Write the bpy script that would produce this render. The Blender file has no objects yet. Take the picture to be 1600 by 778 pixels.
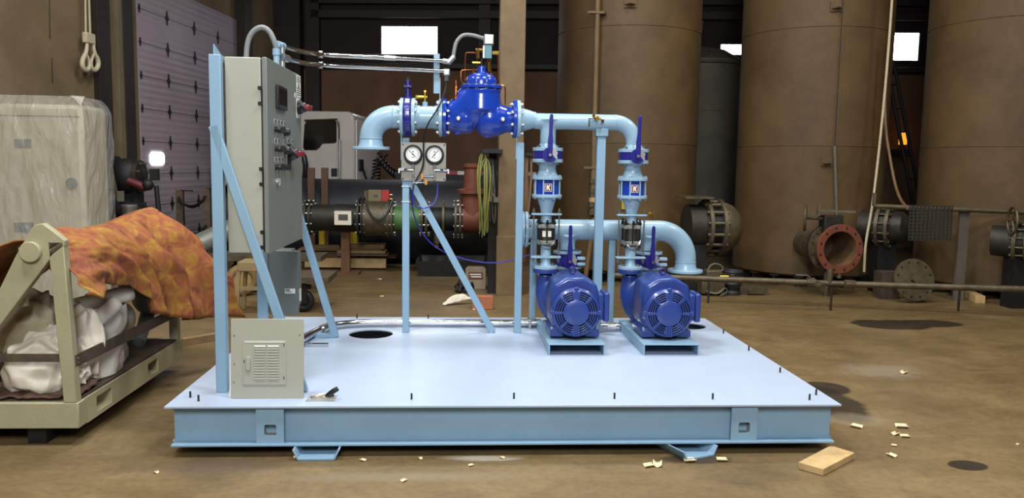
import bpy, bmesh, math, random
from mathutils import Vector as V, Matrix, noise
PI = math.pi
random.seed(11)
sc = bpy.context.scene
col = sc.collection

# ------------------------------------------------------------------ camera (1600x778 frame)
YAW, PIT, ROL, FPX = .0633, .1031, .0155, 1255.8
CAM = V((1.551, -4.2157, 1.5688))
FW = V((math.sin(YAW)*math.cos(PIT), math.cos(YAW)*math.cos(PIT), -math.sin(PIT)))
_r = V((math.cos(YAW), -math.sin(YAW), 0)); _u = _r.cross(FW)
RT = _r*math.cos(ROL) + _u*math.sin(ROL)
UP = -_r*math.sin(ROL) + _u*math.cos(ROL)
def ray(x, y): return FW + RT*((x-800)/FPX) + UP*((389-y)/FPX)
def hit(x, y, p, n):
    d = ray(x, y); n = V(n); return CAM + d*((V(p)-CAM).dot(n)/d.dot(n))
def aty(x, y, Y): return hit(x, y, (0, Y, 0), (0, 1, 0))
def atx(x, y, X): return hit(x, y, (X, 0, 0), (1, 0, 0))
def atz(x, y, z=0): return hit(x, y, (0, 0, z), (0, 0, 1))
cd = bpy.data.cameras.new('camera'); cam = bpy.data.objects.new('camera', cd); col.objects.link(cam)
cd.sensor_width = 36; cd.lens = 36*FPX/1600; cd.clip_start = .05; cd.clip_end = 200
cam.matrix_world = Matrix((( RT.x, UP.x, -FW.x, CAM.x), (RT.y, UP.y, -FW.y, CAM.y), (RT.z, UP.z, -FW.z, CAM.z), (0, 0, 0, 1)))
sc.camera = cam

# ------------------------------------------------------------------ materials
def lin(c):
    c = c/255; return c/12.92 if c <= .04045 else ((c+.055)/1.055)**2.4
def rgb(c, k=1): return (lin(c[0])*k, lin(c[1])*k, lin(c[2])*k, 1)
def mat(name, c, rough=.5, metal=0, var=.12, scale=6, bump=0, bscale=60, coat=0, c2=None, emit=0, alpha=1, trans=0, spec=.5):
    m = bpy.data.materials.new(name); m.use_nodes = True
    nt = m.node_tree; N = nt.nodes; L = nt.links; b = N['Principled BSDF']
    b.inputs['Roughness'].default_value = rough; b.inputs['Metallic'].default_value = metal
    b.inputs['Coat Weight'].default_value = coat; b.inputs['Specular IOR Level'].default_value = spec
    b.inputs['Coat Roughness'].default_value = .12
    tc = N.new('ShaderNodeTexCoord'); nz = N.new('ShaderNodeTexNoise')
    nz.inputs['Scale'].default_value = scale; nz.inputs['Detail'].default_value = 6; nz.inputs['Roughness'].default_value = .62
    L.new(tc.outputs['Object'], nz.inputs['Vector'])
    cr = N.new('ShaderNodeValToRGB'); L.new(nz.outputs['Fac'], cr.inputs['Fac'])
    cr.color_ramp.elements[0].position = .32; cr.color_ramp.elements[1].position = .68
    cr.color_ramp.elements[0].color = rgb(c, 1-var)
    cr.color_ramp.elements[1].color = rgb(c2, 1) if c2 else rgb(c, 1+var)
    L.new(cr.outputs['Color'], b.inputs['Base Color'])
    if bump:
        n2 = N.new('ShaderNodeTexNoise'); n2.inputs['Scale'].default_value = bscale; n2.inputs['Detail'].default_value = 4
        L.new(tc.outputs['Object'], n2.inputs['Vector'])
        bp = N.new('ShaderNodeBump'); bp.inputs['Strength'].default_value = bump; bp.inputs['Distance'].default_value = .01
        L.new(n2.outputs['Fac'], bp.inputs['Height']); L.new(bp.outputs['Normal'], b.inputs['Normal'])
    if emit:
        b.inputs['Emission Color'].default_value = rgb(c); b.inputs['Emission Strength'].default_value = emit
    if alpha < 1: b.inputs['Alpha'].default_value = alpha
    if trans: b.inputs['Transmission Weight'].default_value = trans
    return m
m_lblue = mat('light_blue_paint', (130, 162, 184), .42, var=.05, scale=3, bump=.04, bscale=90)
m_deck = mat('deck_paint_sheen', (168, 182, 202), .31, var=.05, scale=2, bump=.05, bscale=40)  # skid blue paled: the bright sheen on the deck is put into the colour
m_pipeblue = mat('pipe_paint', (142, 172, 192), .32, var=.04, scale=4, coat=.2)
m_royal = mat('royal_blue_enamel', (18, 56, 158), .22, var=.08, scale=5, coat=.4)
m_motor = mat('motor_blue_enamel', (36, 58, 126), .34, var=.08, scale=6, coat=.25, bump=.05, bscale=70)
m_lever = mat('indigo_enamel', (34, 32, 118), .28, var=.12, scale=9, coat=.3)
m_cabinet = mat('cabinet_gray', (158, 157, 142), .5, var=.03, scale=3, bump=.05, bscale=160)
m_cabdoor = mat('door_gray', (110, 114, 108), .42, var=.05, scale=3, bump=.05, bscale=160)
m_tbox = mat('transformer_gray', (100, 106, 104), .45, var=.06, scale=4)
m_black = mat('black_plastic', (14, 14, 16), .4, var=.1)
m_rubber = mat('black_rubber', (22, 22, 23), .6, var=.15)
m_screen = mat('screen_glass', (20, 22, 26), .12, var=.05)
m_red = mat('red_plastic', (120, 28, 34), .35, var=.08)
m_white = mat('white_sticker', (222, 222, 216), .5, var=.03)
m_ink = mat('printed_ink', (70, 70, 72), .6, var=.1)
m_zinc = mat('zinc_steel', (190, 192, 190), .3, 1, var=.1, scale=20)
m_chrome = mat('conduit_steel', (205, 206, 208), .16, 1, var=.06, scale=14)
m_alu = mat('cast_aluminium', (170, 172, 172), .42, .8, var=.08, scale=20)
m_flex = mat('gray_flex', (120, 122, 122), .5, var=.08, scale=60)
m_brass = mat('brass', (190, 150, 70), .28, 1, var=.15, scale=30)
m_copper = mat('copper_tube', (176, 104, 66), .3, 1, var=.15, scale=20)
m_teal = mat('teal_paint', (64, 118, 128), .4, var=.06)
m_stain = mat('stainless', (150, 146, 138), .38, .7, var=.08, scale=10)
m_dial = mat('dial_face', (226, 226, 220), .4, var=.02)
m_sleeve = mat('dull_steel_sleeve', (92, 90, 84), .35, .8, var=.15, scale=14)
m_malle = mat('malleable_gray', (132, 134, 128), .45, .4, var=.12, scale=20)
m_orangep = mat('orange_plastic', (206, 130, 40), .5, var=.1)
m_hose = mat('blue_hose', (40, 40, 150), .35, var=.1)
m_hole = mat('shaded_inside', (16, 20, 26), .7, var=.2)
m_beige = mat('beige_paint', (158, 152, 120), .5, var=.08, scale=5, bump=.08, bscale=50)
m_darkwood = mat('dirty_board', (64, 52, 40), .8, var=.35, scale=8, bump=.3, bscale=30)
m_rust = mat('rusty_flat_bar', (92, 80, 66), .6, .4, var=.3, scale=14)
m_bag = mat('white_plastic_sheet', (216, 208, 190), .45, var=.05, scale=4, bump=.35, bscale=16)
m_paper = mat('white_paper', (222, 214, 198), .6, var=.05, scale=3)
m_brownleaf = mat('brown_scrap', (74, 50, 36), .8, var=.4, scale=10)
m_wood = mat('pine_board', (186, 156, 108), .65, var=.2, scale=7, bump=.1)
m_chip = mat('wood_chip', (222, 200, 158), .7, var=.12, scale=30)
m_tank = mat('tank_brown', (84, 65, 37), .66, var=.28, scale=1.6, bump=.12, bscale=24)
m_tankdirt = mat('tank_gray', (84, 80, 70), .7, var=.3, scale=1.8)
m_oldsteel = mat('old_steel', (92, 82, 64), .5, .45, var=.35, scale=9, bump=.15)
m_darksteel = mat('dark_steel', (48, 44, 38), .55, .4, var=.35, scale=8, bump=.15)
m_vdark = mat('very_dark_steel', (26, 24, 24), .6, .2, var=.3, scale=6)
m_bigpipe = mat('navy_coated_pipe', (38, 39, 44), .55, .1, var=.25, scale=3)
m_redrust = mat('red_oxide', (112, 62, 44), .6, .1, var=.2, scale=10)
m_green = mat('green_paint', (78, 116, 62), .5, .1, var=.25, scale=8)
m_truck = mat('truck_white', (172, 166, 158), .35, var=.06, scale=2, coat=.3)
m_truckrear = mat('truck_white_lit', (226, 222, 224), .4, var=.05, scale=2)  # cab white brightened: light on the rear face put into the colour
m_glassdark = mat('dark_window', (14, 13, 14), .08, var=.1)
m_tapew = mat('tape_white', (200, 190, 186), .4, var=.05)
m_taper = mat('tape_red', (130, 34, 40), .4, var=.08)
m_yellow = mat('yellow_paint', (176, 150, 40), .5, var=.15)
m_hoseyel = mat('yellow_green_cable', (126, 128, 66), .5, var=.15)
m_hosebrown = mat('brown_hose', (110, 86, 60), .55, var=.2)
m_hosegray = mat('gray_cable', (96, 90, 78), .5, var=.2)
m_tray = mat('black_trough', (34, 34, 32), .5, var=.2)
m_brick = mat('orange_brick', (160, 98, 70), .8, var=.15, scale=30, bump=.2)
m_cloth = mat('white_rag', (214, 206, 188), .8, var=.08, scale=20)
m_wrapcab = mat('wrapped_cabinet_gray', (150, 144, 118), .5, var=.05, scale=2)
m_column = mat('column_brown', (106, 86, 56), .6, var=.2, scale=4, bump=.1)
m_mesh = mat('rubber_mat', (44, 42, 36), .6, var=.2)
m_rope = mat('pale_rope', (186, 176, 148), .8, var=.1, scale=30)
m_glow = mat('daylight_pane', (246, 244, 255), .3, var=0, emit=9)
m_lamp = mat('orange_lamp', (255, 150, 40), .3, var=0, emit=1.5)
m_trim = mat('steel_trim', (40, 32, 28), .6, .2, var=.25, scale=3)
m_jamb = mat('jamb_beige', (112, 100, 74), .6, var=.15, scale=3)

# wrapped plastic film: thin glossy see-through layer
m_film = bpy.data.materials.new('clear_plastic_film'); m_film.use_nodes = True
_b = m_film.node_tree.nodes['Principled BSDF']; _b.inputs['Base Color'].default_value = (.9, .88, .8, 1)
_b.inputs['Roughness'].default_value = .1; _b.inputs['Alpha'].default_value = .2

_n = m_film.node_tree; _t = _n.nodes.new('ShaderNodeTexCoord'); _m = _n.nodes.new('ShaderNodeMapping'); _m.inputs['Scale'].default_value = (7, 7, 2.4); _m.inputs['Rotation'].default_value = (.3, .5, 0)
_z = _n.nodes.new('ShaderNodeTexNoise'); _z.inputs['Scale'].default_value = 1; _z.inputs['Detail'].default_value = 3; _z.inputs['Distortion'].default_value = 1.2; _p = _n.nodes.new('ShaderNodeBump'); _p.inputs['Strength'].default_value = .4; _p.inputs['Distance'].default_value = .12
_n.links.new(_t.outputs['Object'], _m.inputs['Vector']); _n.links.new(_m.outputs[0], _z.inputs['Vector']); _n.links.new(_z.outputs['Fac'], _p.inputs['Height']); _n.links.new(_p.outputs[0], _b.inputs['Normal'])
# ------------------------------------------------------------------ mesh builder
def axv(a): return {'x': V((1, 0, 0)), 'y': V((0, 1, 0)), 'z': V((0, 0, 1))}[a] if isinstance(a, str) else V(a).normalized()
def frame(a):
    a = axv(a); t = V((0, 0, 1)) if abs(a.z) < .9 else V((1, 0, 0))
    u = t.cross(a).normalized(); return u, a.cross(u).normalized(), a
class MB:
    def __init__(s): s.bm = bmesh.new()
    def box(s, x0, x1, y0, y1, z0, z1):
        v = [s.bm.verts.new((x, y, z)) for x in (x0, x1) for y in (y0, y1) for z in (z0, z1)]
        for f in ((0, 1, 3, 2), (4, 6, 7, 5), (0, 4, 5, 1), (2, 3, 7, 6), (0, 2, 6, 4), (1, 5, 7, 3)): s.bm.faces.new([v[i] for i in f])
        return s
    def obox(s, c, ux, uy, uz):      # centre and three half-extent vectors
        c = V(c); ux = V(ux); uy = V(uy); uz = V(uz)
        v = [s.bm.verts.new(c+ux*a+uy*b+uz*d) for a in (-1, 1) for b in (-1, 1) for d in (-1, 1)]
        for f in ((0, 1, 3, 2), (4, 6, 7, 5), (0, 4, 5, 1), (2, 3, 7, 6), (0, 2, 6, 4), (1, 5, 7, 3)): s.bm.faces.new([v[i] for i in f])
        return s
    def bar(s, p, q, w, t, side=(0, 1, 0)):   # flat bar p->q: w in plane, t along side
        p = V(p); q = V(q); d = (q-p); sd = V(side).normalized(); n = sd.cross(d).normalized()
        return s.obox((p+q)/2, d/2, n*w/2, sd*t/2)
    def loft(s, rings, cap=True, closed=False):
        R = [[s.bm.verts.new(p) for p in r] for r in rings]
        k = len(R); 
        for i in range(k if closed else k-1):
            a = R[i]; b = R[(i+1) % k]; n = len(a)
            for j in range(n):
                try: s.bm.faces.new((a[j], a[(j+1) % n], b[(j+1) % n], b[j]))
                except ValueError: pass
        if cap and not closed:
            s.bm.faces.new(list(reversed(R[0]))); s.bm.faces.new(R[-1])
        return s
    def cyl(s, p, q, r0, r1=None, n=24):
        p = V(p); q = V(q); r1 = r0 if r1 is None else r1; u, w, a = frame(q-p)
        return s.loft([[p0+(u*math.cos(2*PI*j/n)+w*math.sin(2*PI*j/n))*r for j in range(n)] for p0, r in ((p, r0), (q, r1))])
    def lathe(s, prof, o=(0, 0, 0), axis='z', n=32, cap=True):   # prof: (r, h)
        u, w, a = frame(axis); o = V(o)
        return s.loft([[o+a*h+(u*math.cos(2*PI*j/n)+w*math.sin(2*PI*j/n))*max(r, .0004) for j in range(n)] for r, h in prof], cap)
    def ring(s, c, axis, R, r, t, n=32):      # flat annulus of thickness t centred on c
        u, w, a = frame(axis); c = V(c)
        pr = ((R, -t/2), (R, t/2), (r, t/2), (r, -t/2))
        return s.loft([[c+a*h+(u*math.cos(2*PI*j/n)+w*math.sin(2*PI*j/n))*q for j in range(n)] for q, h in pr], closed=True)
    def torus(s, c, axis, R, r, n=28, m=10, a0=0, a1=2*PI):
        u, w, a = frame(axis); c = V(c); full = abs(a1-a0-2*PI) < 1e-6; k = n if full else n+1; rings = []
        for i in range(k):
            t = a0+(a1-a0)*i/n; d = u*math.cos(t)+w*math.sin(t)
            rings.append([c+d*(R+r*math.cos(2*PI*j/m))+a*(r*math.sin(2*PI*j/m)) for j in range(m)])
        return s.loft(rings, cap=not full, closed=full)
    def tube(s, pts, r, n=10, smooth=0, closed=False):
        P = [V(p) for p in pts]
        for _ in range(smooth):
            Q = [P[0]]
            for a, b in zip(P, P[1:]): Q += [a*.75+b*.25, a*.25+b*.75]
            Q.append(P[-1]); P = Q
        rr = r if isinstance(r, (list, tuple)) else None
        rings = []; u = None
        for i, p in enumerate(P):
            d = (P[min(i+1, len(P)-1)]-P[max(i-1, 0)]).normalized()
            if u is None: u = frame(d)[0]
            u = (u-d*u.dot(d)).normalized(); w = d.cross(u)
            if rr: t = i/(len(P)-1)*(len(rr)-1); k = min(int(t), len(rr)-2); q = rr[k]+(rr[k+1]-rr[k])*(t-k)
            else: q = r
            rings.append([p+(u*math.cos(2*PI*j/n)+w*math.sin(2*PI*j/n))*q for j in range(n)])
        return s.loft(rings)
    def elbow(s, c, R, r, d0, d1, ext0=0, ext1=0, n=28, k=14):  # 90 deg bend: corner point c, leaves along -d0, arrives along d1
        d0 = V(d0); d1 = V(d1); c = V(c); o = c-d0*R+d1*R; pts = []
        if ext0: pts.append(c-d0*(R+ext0))
        for i in range(k+1):
            t = i/k*PI/2; pts.append(o-d1*R*math.cos(t)+d0*R*math.sin(t))
        if ext1: pts.append(c+d1*(R+ext1))
        return s.tube(pts, r, n)
    def prism(s, pts, vec):
        vec = V(vec); return s.loft([[V(p) for p in pts], [V(p)+vec for p in pts]])
    def plate(s, outer, holes, fn, vec):      # flat plate with holes, 2-D loops mapped by fn, thickness vec
        vec = V(vec); loops = [outer]+holes; ends = []
        for off in (V((0, 0, 0)), vec):
            E = []; LV = []
            for lp in loops:
                vs = [s.bm.verts.new(V(fn(*p))+off) for p in lp]; LV.append(vs)
                E += [s.bm.edges.new((vs[i], vs[(i+1) % len(vs)])) for i in range(len(vs))]
            bmesh.ops.triangle_fill(s.bm, use_beauty=True, edges=E); ends.append(LV)
        for a, b in zip(*ends):
            for i in range(len(a)): s.bm.faces.new((a[i], a[(i+1) % len(a)], b[(i+1) % len(a)], b[i]))
        return s
    def ball(s, c, r, sx=1, sy=1, sz=1, sub=3):
        m = Matrix.Translation(V(c)) @ Matrix.Diagonal((sx*r, sy*r, sz*r, 1))
        bmesh.ops.create_icosphere(s.bm, subdivisions=sub, radius=1, matrix=m); return s
    def grid(s, f, nu, nv, thick=0):          # f(u,v)->point
        g = [[s.bm.verts.new(f(i/nu, j/nv)) for j in range(nv+1)] for i in range(nu+1)]
        for i in range(nu):
            for j in range(nv): s.bm.faces.new((g[i][j], g[i+1][j], g[i+1][j+1], g[i][j+1]))
        return s
BASE = {}
def obj(name, mb, m, parent=None, bevel=0, ang=38, solid=0, remesh=0, sub=0):
    base = BASE[parent.name] if parent else V((0, 0, 0))
    bm = mb.bm; bmesh.ops.recalc_face_normals(bm, faces=bm.faces)
    if base.length: bmesh.ops.translate(bm, verts=bm.verts, vec=-base)
    me = bpy.data.meshes.new(name); bm.to_mesh(me); bm.free()
    for p in me.polygons: p.use_smooth = True
    me.set_sharp_from_angle(angle=math.radians(ang))
    me.materials.append(m); o = bpy.data.objects.new(name, me); col.objects.link(o)
    if parent: o.parent = parent
    BASE[o.name] = base
    if remesh:
        k = o.modifiers.new('remesh', 'REMESH'); k.mode = 'VOXEL'; k.voxel_size = remesh; k.use_smooth_shade = True
        k = o.modifiers.new('smooth', 'SMOOTH'); k.iterations = 8; k.factor = .5
    if solid: k = o.modifiers.new('solid', 'SOLIDIFY'); k.thickness = solid; k.offset = 0
    if bevel: k = o.modifiers.new('bevel', 'BEVEL'); k.width = bevel; k.segments = 2; k.limit_method = 'ANGLE'; k.angle_limit = .6
    if sub: k = o.modifiers.new('sub', 'SUBSURF'); k.levels = sub; k.render_levels = sub
    return o
def tag(o, label, cat, group=None):
    o['label'] = label; o['category'] = cat
    if group: o['group'] = group
    return o
def thing(name, label, cat, loc, group=None):
    o = bpy.data.objects.new(name, None); col.objects.link(o); o.location = loc; o.empty_display_size = .05
    BASE[o.name] = V(loc); return tag(o, label, cat, group)
def one(name, mb, m, label, cat, group=None, **k):
    # single-mesh thing with its origin at its base
    bm = mb.bm; xs = [v.co for v in bm.verts]
    c = V((sum(v.x for v in xs)/len(xs), sum(v.y for v in xs)/len(xs), min(v.z for v in xs)))
    bmesh.ops.translate(bm, verts=bm.verts, vec=-c); o = obj(name, mb, m, None, **k); o.location = c; BASE[o.name] = c
    return tag(o, label, cat, group)
def struct(name, mb, m, parent=None, **k):
    o = obj(name, mb, m, parent, **k)
    o['kind'] = 'structure'; return o
def dup(o, parent=None):
    c = o.copy(); col.objects.link(c); c.parent = parent
    for ch in list(o.children): dup(ch, c)
    return c
def clone(o, off, label, group=None):
    c = dup(o); c.location = V(o.location)+V(off); c['label'] = label
    if group: c['group'] = group
    return c
_bolt = {}
def bolts(parent, c, axis, R, n, L, r=.012, ph=.5, m=None, name='bolt', head=.011):
    m = m or m_zinc; key = (round(L, 4), r, m.name, head)
    if key not in _bolt:
        b = MB(); b.cyl((0, 0, -L/2-head*1.6), (0, 0, L/2+head*1.6), r*.55, n=8)
        for sg in (-1, 1): b.cyl((0, 0, sg*L/2), (0, 0, sg*(L/2+head)), r, n=6)
        bmesh.ops.recalc_face_normals(b.bm, faces=b.bm.faces); me = bpy.data.meshes.new('bolt'); b.bm.to_mesh(me); b.bm.free(); me.materials.append(m); _bolt[key] = me
    u, w, a = frame(axis); q = a.to_track_quat('Z', 'Y'); base = BASE[parent.name]
    for k in range(n):
        t = 2*PI*(k+ph)/n; o = bpy.data.objects.new(name, _bolt[key]); col.objects.link(o)
        o.parent = parent; o.location = V(c)+(u*math.cos(t)+w*math.sin(t))*R-base
        o.rotation_mode = 'QUATERNION'; o.rotation_quaternion = q; BASE[o.name] = base
def circ(cx, cy, r, n=40): return [(cx+r*math.cos(2*PI*i/n), cy+r*math.sin(2*PI*i/n)) for i in range(n)]
def rrect(x0, x1, y0, y1, r, k=5):
    P = []
    for cx, cy, a in ((x1-r, y0+r, -PI/2), (x1-r, y1-r, 0), (x0+r, y1-r, PI/2), (x0+r, y0+r, PI)):
        P += [(cx+r*math.cos(a+PI/2*i/k), cy+r*math.sin(a+PI/2*i/k)) for i in range(k+1)]
    return P
# ================================================================== THE SKID
ZD, W, DEP = .282, 3.66, 2.5286
# ---- base platform
t = thing('skid_platform', 'long light blue steel skid base with flat deck plate carrying the pumps', 'skid base', (W/2, DEP/2, .06))
obj('deck_plate', MB().plate([(0, 0), (W, 0), (W, DEP), (0, DEP)], [circ(.872, 1.845, .165), circ(3.42, 2.19, .14)], lambda x, y: (x, y, ZD-.009), (0, 0, .009)), m_deck, t)
def cbeam(p0, p1, inward):   # C-channel with its open side outward
    p0 = V(p0); p1 = V(p1); n = V(inward); mb = MB(); d = (p1-p0)
    zb, zt = .06, ZD-.0095
    mid = (p0+p1)/2
    mb.obox(mid+n*.052+V((0, 0, (zb+zt)/2)), d/2, n*.005, V((0, 0, (zt-zb)/2)))
    mb.obox(mid+n*.0215+V((0, 0, zb+.006)), d/2, n*.0385, V((0, 0, .006)))
    mb.obox(mid+n*.03+V((0, 0, zt-.006)), d/2, n*.03, V((0, 0, .006)))
    return mb
I = .025
for a, b, n in (((I, I, 0), (W-I, I, 0), (0, 1, 0)), ((I, DEP-I, 0), (W-I, DEP-I, 0), (0, -1, 0)), ((I, I+.062, 0), (I, DEP-I-.062, 0), (1, 0, 0)), ((W-I, I+.062, 0), (W-I, DEP-I-.062, 0), (-1, 0, 0))):
    obj('channel_beam', cbeam(a, b, n), m_lblue, t, bevel=.002)
for x in (.468, 3.05):
    pk = obj('fork_pocket', MB().plate([(x, .062), (x+.146, .062), (x+.146, ZD-.012), (x, ZD-.012)], [rrect(x+.042, x+.106, .115, .176, .012)], lambda a, b: (a, I-.004, b), (0, .01, 0)), m_lblue, t)
    mb = MB(); mb.loft([[(a, I+.006, b) for a, b in rrect(x+.04, x+.108, .113, .178, .012)], [(a, I+.45, b) for a, b in rrect(x+.04, x+.108, .113, .178, .012)]], cap=False)
    obj('pocket_tube', mb, m_tbox, pk, solid=.004)  # plain steel; the darker gray carries the shade inside the pocket
studs = [(.08, .17), (.146, .1), (.72, .11), (1.285, .123), (1.85, .13), (2.413, .124), (2.968, .11), (3.517, .09), (3.6, .19), (3.59, .694), (3.605, 1.3), (3.615, 1.89), (.07, .7), (.07, 1.3), (.07, 1.9), (.686, 2.47), (1.279, 2.47)]
for x, y in studs:
    if .3 < x < .75 and y < .3: continue
    obj('stud', MB().cyl((x, y, ZD-.004), (x, y, ZD+.034), .0055, n=10), m_darksteel, t)

# ---- cradle channels under the skid
def chan(c, ang, ln, w, h, lip_t=.008):
    c = V(c); d = V((math.sin(ang), math.cos(ang), 0)); s = V((d.y, -d.x, 0)); mb = MB()
    pts = [(-w/2-.012, h), (-w/2+.012, lip_t*.6), (-w/2+.02, 0), (w/2-.02, 0), (w/2-.012, lip_t*.6), (w/2+.012, h), (w/2+.002, h), (w/2-.022, lip_t*1.6), (-w/2+.022, lip_t*1.6), (-w/2-.002, h)]
    return mb.loft([[c+s*a+V((0, 0, b)) for a, b in pts], [c+d*ln+s*a+V((0, 0, b)) for a, b in pts]])
one('support_channel', chan((.793, -.045, .001), 0, .5, .225, .058), m_lblue, 'light blue steel channel offcut laid lips up under the left half of the skid', 'steel channel', bevel=.002)
one('support_channel', chan((2.86, -.06, .001), -.42, .5, .22, .056), m_lblue, 'light blue steel channel offcut turned askew under the right half of the skid', 'steel channel', bevel=.002)

# ---- cabinet stand
t = thing('panel_stand', 'light blue steel tube stand with diagonal braces carrying the gray control cabinet', 'stand', (.3, .9, ZD))
def post(x0, x1, y0, y1, z0, z1): return MB().box(x0, x1, y0, y1, z0, z1)
for y in (.262, 1.19, 1.70): obj('post', post(.19, .252, y, y+.05, ZD, 2.139 if y < 1.6 else 2.1), m_lblue, t, bevel=.004)
obj('brace', MB().bar((.205, .277, 1.76), (.672, .277, ZD+.004), .05, .03), m_lblue, t, bevel=.003)
obj('brace', MB().bar((.205, 1.725, 1.76), (.625, 1.725, ZD+.002), .05, .04), m_lblue, t, bevel=.003)
obj('top_rail', MB().box(.19, .248, .314, 1.698, 2.10, 2.139), m_lblue, t, bevel=.003)
obj('foot_rail', MB().box(.256, .60, 1.70, 1.75, ZD+.001, ZD+.03), m_lblue, t, bevel=.003)
obj('corner_gusset', MB().prism([(.2, .5, 2.14), (.2, .32, 2.14), (.2, .32, 2.20)], (.006, 0, 0)), m_lblue, t)

# ---- control cabinet
t = thing('control_cabinet', 'tall gray steel control cabinet on the blue stand, its door facing the pumps', 'cabinet', (.37, .78, 1.06))
obj('cabinet_body', MB().box(.258, .45, .318, 1.25, 1.062, 2.135), m_cabinet, t, bevel=.006)
obj('gasket', MB().box(.4505, .4565, .326, 1.242, 1.07, 2.128), m_black, t)
d = obj('door', MB().box(.457, .484, .316, 1.252, 1.06, 2.137), m_cabdoor, t, bevel=.005)
XD = .4845
for z in (2.0, 1.90, 1.66, 1.52, 1.28, 1.14):
    pass
for zc in (1.93, 1.49, 1.14):
    h = obj('hinge', MB().box(.436, .4565, .306, .3175, zc-.05, zc-.034).box(.436, .4565, .306, .3175, zc+.034, zc+.05).cyl((.4535, .311, zc-.05), (.4535, .311, zc+.05), .003, n=8), m_black, t)
sc_ = obj('touchscreen', MB().box(XD, XD+.018, .515, .75, 1.875, 2.01), m_black, d, bevel=.004)
sf = obj('screen_face', MB().box(XD+.0185, XD+.0195, .535, .73, 1.90, 1.99), m_screen, d)
def dlab(y0, y1, z0, z1, m=m_white, name='door_label', x=XD, tk=.0012): return obj(name, MB().box(x, x+tk, y0, y1, z0, z1), m, d)
dlab(1.10, 1.235, 1.99, 2.13)
for k in range(9):
    z = 2.12-.014*k
    if k in (3, 4): dlab(1.15, 1.185, z-.012, z, m_ink, 'label_text', XD+.0014, .0005)
    else: dlab(1.112, 1.222, z-.006, z, m_ink, 'label_text', XD+.0014, .0005)
def disconnect(y, z):
    dlab(y-.05, y+.05, z-.07, z+.06, m_white if z > 1.8 else m_black, 'disconnect_plate')
    obj('disconnect_hub', MB().lathe([(.045, 0), (.045, .02), (.032, .035), (.03, .05)], (XD+.0015, y, z), 'x', 24), m_black, d)
    obj('disconnect_handle', MB().box(XD+.045, XD+.08, y-.03, y+.085, z-.017, z+.017), m_red, d, bevel=.007)
disconnect(1.14, 1.925); disconnect(.86, 1.622)
dlab(1.035, 1.065, 2.0-.02, 2.0+.01, m_white, 'tag_plate'); 
def blacktag(y, z): 
    dlab(y-.017, y+.017, z-.014, z+.014, m_white, 'tag_plate'); dlab(y-.013, y+.013, z-.011, z+.011, m_black, 'tag_face', XD+.0014, .0008)
def lamp(y, z): obj('pilot_light', MB().lathe([(.016, 0), (.016, .012), (.011, .016), (.009, .03)], (XD, y, z), 'x', 16), m_black, d)
def switch(y, z):
    obj('selector_switch', MB().lathe([(.018, 0), (.018, .014), (.014, .018)], (XD, y, z), 'x', 18).box(XD+.018, XD+.04, y-.006, y+.006, z-.018, z+.018), m_black, d)
def ring(y, z): obj('push_button', MB().lathe([(.024, 0), (.024, .02), (.02, .026), (.02, .032)], (XD, y, z), 'x', 20), m_black, d)
for z, ts in ((1.80, (.49, .57, .65, .73)), (1.69, (.49, .57, .73)), (1.585, (.49, .57, .65))):
    for y in ts: blacktag(y, z)
    lamp(.49, z-.045); switch(.57, z-.045); lamp(.64, z-.04)
    ring(.735, z-.05) if z > 1.6 else switch(.72, z-.045)
blacktag(.83, 1.70); blacktag(.95, 1.70)
obj('door_latch', MB().lathe([(.02, 0), (.02, .01), (.012, .014)], (XD, .52, 1.455), 'x', 16).box(XD+.01, XD+.022, .512, .528, 1.435, 1.475), m_alu, d)

# ---- transformer box slung under the cabinet
t = thing('transformer_box', 'dark gray steel electrical box hung on the stand beneath the control cabinet', 'electrical box', (.25, 1.75, .49))
obj('box_body', MB().box(.17, .345, 1.56, 1.69, .49, .95), m_tbox, t, bevel=.006)
obj('front_cover', MB().box(.19, .395, 1.535, 1.557, .485, .945), m_tbox, t, bevel=.004)
obj('side_cover', MB().prism([(.346, 1.56, .52), (.346, 1.69, .56), (.346, 1.69, .93), (.346, 1.56, .95)], (.04, 0, 0)), m_cabdoor, t)
obj('name_plate', MB().box(.30, .372, 1.532, 1.5345, .64, .675), m_white, t)
obj('plate_text', MB().box(.304, .335, 1.5312, 1.5318, .662, .671).box(.304, .345, 1.5312, 1.5318, .65, .656), m_ink, t)
obj('warning_sticker', MB().box(.3865, .3875, 1.60, 1.67, .57, .66), m_white, t)

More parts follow.
